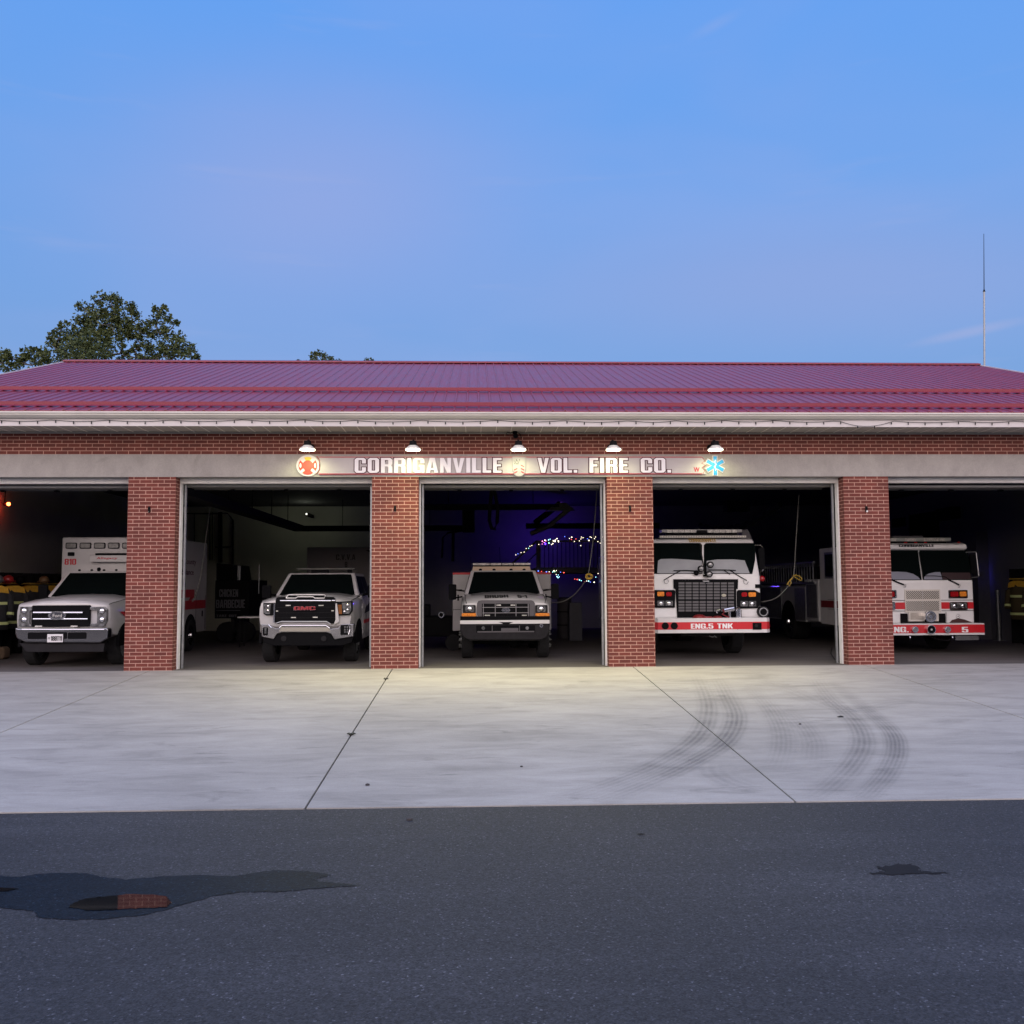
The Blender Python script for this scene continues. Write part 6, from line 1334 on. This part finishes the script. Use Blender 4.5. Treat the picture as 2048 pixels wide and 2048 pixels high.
g = MB(); g.box(-hx, hx, 0, 3.5, .5, p1.z); g.build('box', mat('trailer_grey', (.28, .27, .27), .6), o, .03); lettering('C.V.V.A', -hx * .2, hx * .33, p1.z - .42, p1.z - .24, -.002, INK, o, .04, .003); lettering('8', hx * .04, hx * .11, p1.z - .66, p1.z - .48, -.002, INK, o, .04, .003)
g = MB(); g.prism([(hx * .6, p1.z - .1), (hx * .95, p1.z - .1), (hx * .78, p1.z - .2)], -.006, -.001); g.build('small_emblem', INK, o)
for s_ in (-1, 1): g = MB(); g.cyl((s_ * hx * .95, 1.8, .35), (s_ * (hx * .95 - .2), 1.8, .35), .35, n=20); g.build('wheel', RUBBER, o)
o = thing('wall_pipework', 'thin dark conduit pipes on the rear wall above the ambulance box', 'pipes', (-10, 16.95, 0))
g = MB()
for px_, y0_, y1_ in ((371, 1035, 1100), (388, 1028, 1100), (419, 1024, 1120), (424, 1024, 1120), (438, 1024, 1125), (442, 1024, 1125), (465, 1040, 1130)):
    a, b = at(px_, y0_, 16.9), at(px_, y1_, 16.9); g.tube([(a.x + 10, 0, a.z), (b.x + 10, 0, b.z)], .04 if px_ in (438, 442, 465) else .018)
a, b, c = at(368, 1027, 16.9), at(455, 1027, 16.9), at(465, 1040, 16.9); g.tube([(a.x + 10, 0, a.z), (b.x + 10, 0, b.z), (c.x + 10, 0, c.z)], .02)
a, b = at(430, 1094, 16.9), at(462, 1094, 16.9); g.tube([(a.x + 10, 0, a.z), (b.x + 10, 0, b.z)], .02); g.build('pipe', BLACK, o)
def dim_box(name, label, cat, x0, y0, x1, y1, Y, depth, mt, floor=False, bev=.01):
    a, b = at(x0, y1, Y), at(x1, y0, Y); zb_ = 0 if floor else a.z
    g = MB(); g.box(-(b.x - a.x) / 2, (b.x - a.x) / 2, 0, depth, 0, b.z - zb_); o = g.build(name, mt, bevel=bev); o.location = ((a.x + b.x) / 2, Y, zb_); return tag(o, label, cat)
DGREY = mat('dim_grey_paint', (.10, .10, .12), .6, var=.1)
def wall_box(name, label, cat, y0, y1, z0, z1, d, mt):   # fixed to the right-hand side wall
    g = MB(); g.box(-d, 0, 0, y1 - y0, 0, z1 - z0); o = g.build(name, mt, bevel=.01); o.location = (XR - .203, y0, z0); return tag(o, label, cat)
wall_box('wall_cabinet', 'tall dim grey cabinet against the right wall beyond the fire engine mirror', 'cabinet', 8.2, 9.1, 0, 3.1, .35, DGREY)
wall_box('wall_speaker', 'black box speaker high on the right wall above the fire engine mirror', 'speaker', 9.7, 10.7, 3.6, 3.97, .3, BLACK)
wall_box('wall_panel', 'large black panel on the right wall above the fire engine roof', 'panel', 11.1, 13.1, 2.95, 3.95, .08, BLACK)
wall_box('wall_vent', 'small black vent left of the large black panel behind the fire engine', 'vent', 13.5, 14.4, 3.6, 3.9, .1, BLACK)
p = at(1995, 1180, 7.5); o = thing('steel_post', 'grey steel post standing right of the fire engine in the rightmost bay', 'post', (p.x, 7.5, 0)); g = MB(); g.cyl((0, 0, 0), (0, 0, p.z), .05); g.build('post', STEELG, o); g = MB(); g.box(-.12, .12, -.12, .12, 0, .015); g.build('base_plate', STEELG, o)
dim_box('locker', 'dim locker with pale edge under the loft right of the brush truck', 'locker', 1139, 1205, 1164, 1262, 9, .5, DGREY, True)
p = at(1128, 1160, 10.2); o = thing('barrel', 'grey white drum standing under the loft beside the brush truck', 'drum', (p.x, 10.2, 0)); g = MB(); g.cyl((0, 0, 0), (0, 0, 1.25), .22, n=18); g.build('drum_body', GREYP, o); g = MB()
for z in (.4, .8, 1.22): g.cyl((0, 0, z), (0, 0, z + .03), .228, n=18)
g.build('rib', TRIM, o)
p = at(882, 1230, 5); o = thing('equipment_cart', 'dark equipment cart with a round chrome cap left of the brush truck', 'cart', (p.x, 5, 0)); g = MB(); g.box(-.9, .5, .2, 1.2, .35, .85); g.box(-.8, -.3, .4, 1.0, .85, 1.15); g.build('cart_body', BLACK, o, .03); g = MB(); g.cyl((0, .2, p.z), (0, .1, p.z), .085, .075, 16); g.build('chrome_cap', CHROME, o); g = MB(); g.cyl((0, .1, p.z), (0, .095, p.z), .05, n=14); g.build('cap_centre', BLACK, o)
for x_ in (-.7, .3): g = MB(); g.cyl((x_, .15, .2), (x_, .25, .2), .2, n=16); g.build('wheel', RUBBER, o)
p = at(1560, 1008, 8); q = at(1400, 1052, 12); o = thing('overhead_hose', 'black corrugated exhaust hose sloping down across the top of the fourth bay', 'hose', p); d_ = q - p
g = MB(); g.tube([d_ * u + Vector((0, 0, -.35 * 4 * u * (1 - u) + .03 * sin(u * 90))) for u in [i / 24 for i in range(25)]], .09, 8); g.build('hose', RUBBER, o)
p = at(1485, 1016, 8); dim_box('unit_heater_small', 'small black unit heater under the ceiling over the tanker engine', 'heater', 1455, 1000, 1500, 1022, 9.5, .5, BLACK).name = 'unit_heater'
# white extension cord on floor near the fourth bay jamb
W_ = [on_plane(x, y) for x, y in ((1664, 1296), (1662, 1308), (1668, 1318), (1676, 1324))]
g = MB(); g.tube([(p.x - W_[0].x, p.y - W_[0].y, .012) for p in W_] + [(W_[-1].x - W_[0].x + .2, W_[-1].y - W_[0].y + .1, .012)], .011, 5); o = g.build('floor_cord', RUBBER); o.location = (W_[0].x, W_[0].y, 0); tag(o, 'short black cord lying on the floor inside the right frame of the fourth bay', 'cord')

# ------------------------------------------------------------------ trees behind the building
LEAF = bpy.data.materials.new('tree_leaves'); LEAF.use_nodes = True; t_ = LEAF.node_tree; b_ = t_.nodes['Principled BSDF']
oi = N(t_, 'ShaderNodeTexCoord'); nn = N(t_, 'ShaderNodeTexNoise', Scale=1.1, Detail=4.0); wire(t_, oi.outputs['Object'], nn.inputs['Vector'])
gi = N(t_, 'ShaderNodeNewGeometry'); rr_ = ramp(t_, [(0, (.028, .042, .012)), (.5, (.055, .075, .022)), (1, (.11, .125, .045))])
wire(t_, mth(t_, 'ADD', mth(t_, 'MULTIPLY', gi.outputs['Random Per Island'], .6), mth(t_, 'MULTIPLY', nn.outputs['Fac'], .4)), rr_.inputs[0]); wire(t_, rr_.outputs[0], b_.inputs['Base Color']); b_.inputs['Roughness'].default_value = .65; b_.inputs['Specular IOR Level'].default_value = .3
b_.inputs['Transmission Weight'].default_value = 0
BARK = mat('bark', (.09, .08, .07), .9, var=.3)
def tree(label, Y, trunkpx, clumps, k, ox, oy, seed, leaf=.15, dens=70, group='trees beyond the building', name='deciduous_tree'):
    rnd = random.Random(seed)
    base = at(ox + trunkpx / k, 1170, Y); bx_, by_ = base.x, Y
    o = thing(name, label, 'tree', (bx_, by_, 0), 0, group)
    C = []
    for a, b, r in clumps:
        q = at(ox + a / k, oy + b / k, Y); R = r / k * (Y + 19.24) / F
        C.append((Vector((q.x - bx_, rnd.uniform(-1, 1) * R * .8, q.z)), R * 1.22))
    zmin = min(c.z for c, _ in C); top = Vector((0, 0, zmin * .8))
    # lower crown, hidden by the roof from the front
    w = max(abs(c.x) + r for c, r in C)
    for i in range(10):
        a = rnd.uniform(0, 6.28); C.append((Vector((cos(a) * w * .55, sin(a) * w * .5, rnd.uniform(zmin * .55, zmin))), w * .25))
    g = MB(); g.tube([(0, 0, -.2), (.1, 0, zmin * .3), (-.1, .1, zmin * .6), top], [.35, .28, .22, .16], 9)
    nodes = [top]
    for c, R in sorted(C, key=lambda q: (q[0] - top).length):   # every limb leaves the nearest lower one
        src = min((n_ for n_ in nodes), key=lambda n_: (n_ - c).length + (2 if n_.z > c.z else 0)); d_ = c - src
        m_ = src + d_ * .5 + Vector((rnd.uniform(-.15, .15), rnd.uniform(-.15, .15), -.12)) * min(1.5, d_.length); w0 = .03 + .012 * d_.length
        g.tube([src, src * .6 + m_ * .4, m_, m_ * .4 + c * .6, c], [w0 * 1.3, w0 * 1.1, w0, w0 * .7, .012], 5); nodes.append(c)
    g.build('trunk', BARK, o)
    vs, fs = [], []
    for c, R in C:
        nt_ = max(8, int(9.5 * (R / .5) ** 2))
        for _ in range(nt_):                  # twigs, each with a spray of leaves
            d = Vector((rnd.gauss(0, 1), rnd.gauss(0, 1), rnd.gauss(0, 1))).normalized() * R * rnd.uniform(.25, 1.02) ** .7
            tc_ = c + Vector((d.x, d.y, d.z * .95)); tr = rnd.uniform(.22, .42) * min(1, R)
            for _ in range(int(dens * .38 * min(1, R + .3))):
                p = tc_ + Vector((rnd.gauss(0, 1), rnd.gauss(0, 1), rnd.gauss(0, 1))) * tr * .62
                s_ = leaf * rnd.uniform(.55, 1.1); u = Vector((rnd.gauss(0, 1), rnd.gauss(0, 1), rnd.gauss(0, .7))).normalized(); w_ = u.orthogonal().normalized(); w_ = (Matrix.Rotation(rnd.uniform(0, 6.28), 3, u) @ w_)
                n0 = len(vs); vs += [tuple(p - u * s_ * .5), tuple(p + w_ * s_ * .38), tuple(p + u * s_ * .6), tuple(p - w_ * s_ * .38)]; fs.append((n0, n0 + 1, n0 + 2, n0 + 3))
    me = bpy.data.meshes.new('crown'); me.from_pydata(vs, [], fs); me.materials.append(LEAF); c_ = bpy.data.objects.new('crown', me); S.collection.objects.link(c_); c_.parent = o
    return len(fs)
T1 = [(860, 165, 55), (745, 150, 42), (800, 130, 40), (910, 150, 50), (650, 225, 45), (690, 260, 45), (640, 300, 50), (960, 210, 60), (1020, 230, 35), (780, 260, 50), (830, 250, 60), (900, 260, 60), (1010, 290, 55), (760, 340, 75), (860, 350, 80), (950, 350, 70), (1050, 340, 45), (660, 350, 60), (590, 370, 60), (500, 360, 38), (480, 400, 40), (560, 430, 65), (650, 450, 75), (760, 450, 75), (860, 460, 75), (940, 430, 45), (420, 440, 38), (440, 480, 50), (400, 500, 40), (520, 510, 60), (610, 550, 70), (720, 560, 70), (830, 560, 70), (930, 570, 40), (480, 570, 55), (960, 520, 28),
      (1200, 220, 26), (1265, 215, 30), (1230, 260, 45), (1300, 300, 38), (1350, 330, 25), (1200, 320, 45), (1140, 350, 45), (1110, 420, 55), (1200, 400, 65), (1290, 400, 55), (1380, 430, 42), (1100, 500, 50), (1190, 500, 70), (1300, 500, 70), (1390, 500, 55), (1460, 520, 40), (1060, 590, 40), (1150, 590, 60), (1260, 590, 65), (1380, 580, 60), (1480, 580, 45), (1520, 610, 30), (1040, 430, 50), (1070, 380, 45), (1000, 590, 38), (1040, 540, 34), (1000, 400, 45)]
tree('large pale-green leafy tree with two crown peaks standing behind the left end of the roof', 36, 850, T1, 3.864, 0, 560, 1, .17, 75)
T2 = [(40, 560, 30), (20, 590, 35), (70, 590, 35), (30, 650, 50), (110, 610, 40), (150, 640, 50), (190, 570, 40), (240, 550, 38), (220, 610, 50), (290, 560, 40), (330, 590, 45), (300, 640, 50), (370, 590, 40), (80, 690, 50), (-60, 600, 60), (-120, 560, 70), (370, 650, 50)]
tree('lower row of dense tree crown at the far left edge above the roof slope', 32, 150, T2, 3.864, 0, 560, 2, .16, 80)
T3 = [(610, 200, 32), (540, 225, 38), (590, 250, 60), (660, 240, 50), (500, 300, 60), (600, 320, 80), (700, 290, 60), (800, 290, 50), (850, 330, 50), (760, 340, 60), (930, 325, 45), (980, 350, 35), (280, 335, 28), (340, 350, 20), (260, 360, 25), (1080, 372, 20), (420, 370, 30)]
tree('small rounded treetop peeking above the middle left of the ridge', 44, 600, T3, 8.05, 560, 680, 3, .13, 60)
T4 = [(1400, 335, 32), (1460, 330, 38), (1430, 365, 45), (1500, 360, 40), (1535, 375, 25)]
tree('tiny treetop just visible above the ridge right of the small rounded one', 46, 1450, T4, 8.05, 560, 680, 4, .13, 60)
